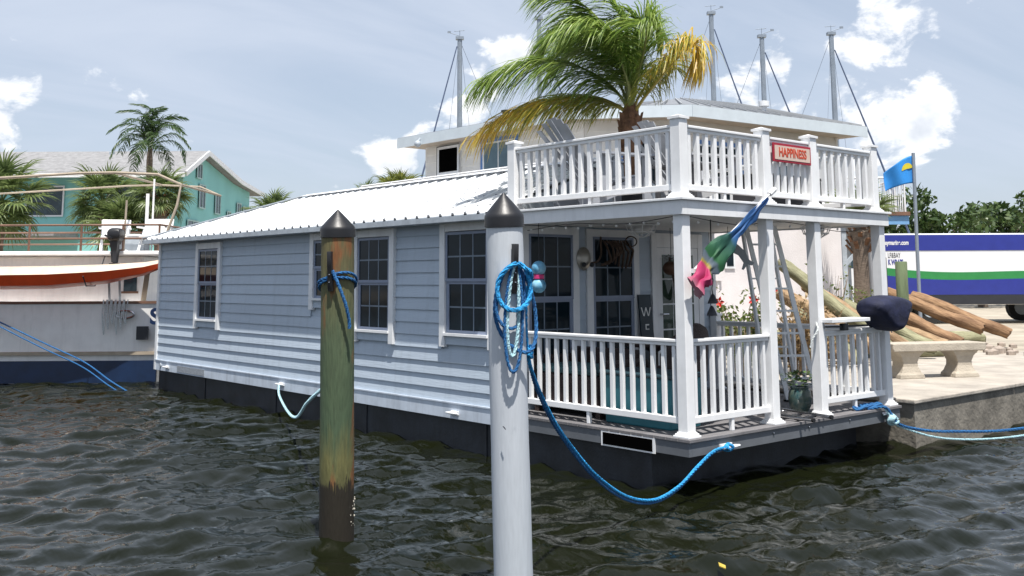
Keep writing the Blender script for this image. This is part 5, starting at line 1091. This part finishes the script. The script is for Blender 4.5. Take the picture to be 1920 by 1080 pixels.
for x, y_ in ((-.5,.15),(-.5,1.7),(.1,1.7)): obj('post', MB().bar((x,y_,0),(x,y_,2.97),.12,.12,(1,0,0)), GREYTRIM, B_)
obj('brace', MB().bar((-.45,.2,1.7),(.55,.2,2.74),.10,.10), GREYTRIM, B_)
FP = thing('flagpole', 'grey pole with blue flag bearing a yellow sun', 'flagpole', CA(9.48,24,GZ), -YAW)
obj('pole', MB().tube([(0,0,0),(.02,0,2),(.06,0,4.28)], .04, 10), MASTM, FP, True)
FB = mat('flag_blue', (.02,.22,.60), .7, .1); fm = MB(); nu, nv = 22, 16; vv = []
for i in range(nu+1):
    for j in range(nv+1):
        u, v_ = i/nu, j/nv; sag = .42*u**1.5; z = 4.22-.66*v_*(1-.12*u)-sag*(1-.35*v_); vv.append((.05-.70*u, .08*math.sin(u*8+v_*1.5)*u**.5, z))
fm.add(vv, [(i*(nv+1)+j, (i+1)*(nv+1)+j, (i+1)*(nv+1)+j+1, i*(nv+1)+j+1) for i in range(nu) for j in range(nv)])
fc = obj('flag', fm, FB, FP, True); so_ = fc.modifiers.new('cloth', 'SOLIDIFY'); so_.thickness = .006
def flagpt(u, v_, off): sag = .42*u**1.5; return (.05-.70*u, .08*math.sin(u*8+v_*1.5)*u**.5+off, 4.22-.66*v_*(1-.12*u)-sag*(1-.35*v_))
for s_ in (-1,1):
    mb = MB(); a_ = [(.24+.20*math.cos(t_), .44-.22*math.sin(t_)) for t_ in [math.pi*k/14 for k in range(15)]]
    mb.add([flagpt(.24,.44,s_*.012)]+[flagpt(u,v_,s_*.012) for u, v_ in a_], [(0,k+1,k+2) for k in range(14)]); obj('yellow_sun', mb, mat('flag_yellow', (.50,.42,.02), .7), fc, True)
def wpost(label, x, d, r_, h, mt): t = obj('dock_post', MB().tube([(0,0,-.1),(0,0,h*.5),(.01,0,h-.02),(.01,0,h)], [r_,r_*.98,r_*.97,r_*.9], 14), mt, None, True, loc=CA(x,d,GZ)); return tag(t, label, 'post')
GPM = mat('green_treated_wood', (.13,.17,.09), .85, .3, 6, .5, 30, stretch=(1,1,.2)); DPM = mat('dark_old_wood', (.07,.06,.055), .85, .3, 6)
wpost('green treated round post standing among the logs by the bench', 7.58, 20.0, .115, 1.66, GPM); wpost('dark grey post behind the porch corner post', 7.35, 20.5, .13, 1.75, DPM)
# concrete bench
BN = thing('concrete_bench', 'cast concrete bench with curved legs on the dock', 'bench', (6.50,1.05,GZ), math.radians(-28))
BC = mat('bench_concrete', (.40,.355,.29), .9, .15, 5, .4, 40)
obj('seat', MB().prism([(-.72,.40),(-.70,.36),(.70,.36),(.72,.40),(.72,.47),(-.72,.47)], (0,.2,0), (1,0,0), (0,0,1), .40), BC, BN, bevel=.012)
for s_ in (-1,1): obj('leg', MB().loft([[(s_*.42+dx*wd,dy*wy,z) for dx, dy in ((-1,-1),(1,-1),(1,1),(-1,1))] for z, wd, wy in ((0,.19,.17),(.05,.18,.165),(.08,.15,.15),(.16,.115,.13),(.22,.11,.13),(.29,.14,.14),(.345,.19,.16),(.36,.20,.17))]), BC, BN, bevel=.008)
# log pile
LOGM = [mat('pale_green_log', (.33,.32,.20), .9, .5, 9, 1.0, 30, stretch=(.25,1,1), col2=(.12,.115,.06)), mat('tan_log', (.42,.29,.17), .9, .35, 9, 1.0, 30, stretch=(.25,1,1), col2=(.14,.085,.045)), mat('red_brown_log', (.36,.22,.12), .9, .35, 9, 1.0, 30, stretch=(.25,1,1), col2=(.10,.05,.025))]
def log(a, b, r_, mt, label, group):
    a = Vector(a); b = Vector(b); ln = (b-a).length; ks = 14; mb = MB(); mb.tube([(ln*i/ks, .014*math.sin(i*.9+ln*7), .016*math.cos(i*.7+ln*5)) for i in range(ks+1)], [r_*(1+.05*math.sin(i*1.9+ln*9))*(.93 if i in (0, ks) else 1) for i in range(ks+1)], 14)
    mb.v = [(v[0]+(random.uniform(-.03,.03) if i < 14 or i >= 14*ks else 0), v[1]*(1+random.uniform(-.05,.05)), v[2]*(1+random.uniform(-.05,.05))) for i, v in enumerate(mb.v)]; o = obj('log', mb, mt, None, True, loc=a); o.rotation_euler = (b-a).to_track_quat('X', 'Z').to_euler(); return tag(o, label, 'log', group)
GA, GB = 'propped logs behind the porch', 'logs on the ground beside the green post'
la = 'pale green weathered log propped in the heap behind the porch'; lb = 'tan peeling log propped in the heap behind the porch'; lc_ = 'red brown log lying beside the green post'; ld = 'greyish log lying low in front of the propped logs'
for (x0_, d0, z0_, x1_, d1, z1_, r_, k_) in ((4.42,17.0,2.12,6.0,16.5,.74,.11,0),(4.38,16.6,1.60,5.85,16.1,.62,.115,1),(4.4,16.2,1.33,5.3,15.9,.61,.105,0),(4.9,17.3,1.75,6.5,16.9,.66,.105,1),(5.2,17.6,1.5,6.7,17.2,.66,.105,0),(4.35,16.9,1.62,5.6,16.7,.85,.105,1),(5.75,17.9,1.42,7.1,17.4,.66,.11,0),(4.3,16.0,1.10,5.1,15.7,.62,.105,1)):
    log(CA(x0_,d0,z0_), CA(x1_,d1,z1_), r_, LOGM[k_], la if k_ == 0 else lb, GA)
for (x0_, d0, z0_, x1_, d1, z1_, r_) in ((7.15,20.3,1.35,8.4,19.4,.62,.12),(7.4,20.7,1.6,9.0,19.8,.85,.12),(7.0,19.9,1.02,8.0,19.0,.61,.11),(8.1,20.9,1.5,9.6,20.0,.75,.12),(6.6,19.3,.9,7.4,18.5,.61,.11)):
    log(CA(x0_,d0,z0_), CA(x1_,d1,z1_), r_, LOGM[2 if x0_ > 7.05 else 1], lc_, GB)
for (x0_, d0, x1_, d1) in ((3.7,17.4,7.4,17.9),(4.0,17.9,7.6,18.4),(6.3,19.9,9.6,21.2),(6.6,20.5,9.8,21.7),(3.9,17.65,4.9,17.9)):
    q_ = .61 if d0 != 17.65 else .84; log(CA(x0_,d0,q_), CA(x1_,d1,q_), .115, LOGM[0], ld, 'low bearer logs under the heap')
# garden shrubs on the dock behind the porch
STEMM = mat('dry_stem', (.20,.14,.09), .9, .3); DRYL = leafmat('dry_grass', (.20,.13,.06), (.36,.25,.12)); HIBL = leafmat('hibiscus_leaf', (.06,.10,.02), (.17,.20,.05)); REDF = mat('hibiscus_red', (.62,.03,.02), .6, .15)
def shrub(name, label, base, h, r_, n_stem, n_leaf, lm, seed, flowers=()):
    random.seed(seed); t = thing(name, label, 'shrub', base); st_ = MB(); lf = MB()
    for i in range(n_stem):
        a = random.uniform(0, 6.28); e = r_*random.uniform(.3,1); hh_ = h*random.uniform(.6,1.05); P = smoothpts([(0.1*math.cos(a),.1*math.sin(a),0),(e*.4*math.cos(a),e*.4*math.sin(a),hh_*.5),(e*math.cos(a+.3),e*math.sin(a+.3),hh_)], 5); st_.tube(P, [.012*(1-.07*k) for k in range(len(P))], 5)
        for k in range(n_leaf):
            p = P[random.randrange(3, len(P))]+Vector((random.gauss(0,.09),random.gauss(0,.09),random.gauss(0,.08))); d = Vector((random.gauss(0,1),random.gauss(0,1),random.gauss(.3,.6))).normalized(); s_ = d.cross(Vector((random.gauss(0,1),random.gauss(0,1),1))).normalized()*.022; lf.add([p,p+d*.035+s_,p+d*.08,p+d*.035-s_], [(0,1,2,3)])
    obj('stems', st_, STEMM, t, True); obj('leaves', lf, lm, t)
    for f in flowers:
        mb = MB(); c = Vector(f)
        for k in range(5):
            a = k*1.257; d = RGT*math.cos(a)+ZV*math.sin(a); e_ = RGT*math.cos(a+.5)+ZV*math.sin(a+.5); g_ = RGT*math.cos(a-.5)+ZV*math.sin(a-.5); mb.add([c,c+g_*.05+TOCAM*.03,c+d*.085+TOCAM*.02,c+e_*.05+TOCAM*.035], [(0,1,2,3)])
        obj('flower', mb, REDF, t)
    return t
bse = Vector((5.25,3.3,GZ))
shrub('hibiscus_shrub', 'leggy hibiscus shrub with red flowers behind the porch rail', bse, 1.05,   .55, 32, 44, HIBL, 3, [RGT*.07+ZV*1.05+TOCAM*.5, RGT*.42+ZV*1.18+TOCAM*.2, -RGT*.40+ZV*1.02+TOCAM*.4])
shrub('dry_shrub', 'dry brown stalks growing behind the step ladder', (5.55,2.55,GZ), 1.0, .5, 30, 30, DRYL, 5); shrub('dry_shrub', 'dry tan stalks at the foot of the propped logs', (6.3,2.7,GZ), .8, .5, 26, 22, DRYL, 6)
shrub('flower_shrub', 'loose green shrub with yellow tips beside the white wall end', CA(5.75,18.6,GZ), 1.45, .5, 18, 20, HIBL, 7); shrub('flower_shrub', 'small yellow green shrub at the foot of the booted palm', CA(7.35,21.4,GZ), 1.1, .4, 20, 24, HIBL, 8)
shrub('hibiscus_shrub', 'low green shrub between the hibiscus and the dry stalks', (4.75,2.9,GZ), .75, .45, 22, 26, HIBL, 9)
# rubble along the back of the dock
rb = MB(); rg = np.random.default_rng(5)
for i in range(160):
    q = CA(rg.uniform(4,11), rg.uniform(18,21), GZ); s_ = rg.uniform(.04,.14); rb.ball((q.x,q.y,GZ+s_*.3), s_, 6, (1.2,.9,.7))
struct(obj('rubble', rb, mat('rubble_stone', (.30,.25,.21), .95, .3, 8)), 'stuff')
# floating leaves
FLM = mat('fallen_leaf', (.45,.33,.05), .6, .3)
for i, (x, d) in enumerate(((-2.25,6.55),(1.35,6.9),(1.55,6.2))):
    p = CA(x,d,.018); tag(obj('fallen_leaf', MB().add([(-.05,0,0),(0,.022,.004),(.06,0,.01),(0,-.022,.004),(-.05,0,-.006),(0,.022,-.002),(.06,0,.004),(0,-.022,-.002)], [(0,3,2,1),(4,5,6,7),(0,1,5,4),(1,2,6,5),(2,3,7,6),(3,0,4,7)]), FLM, None, loc=p, rot=(0,0,i*1.1)), 'small yellow leaf floating on the dark water', 'leaf', 'leaves floating on the water')
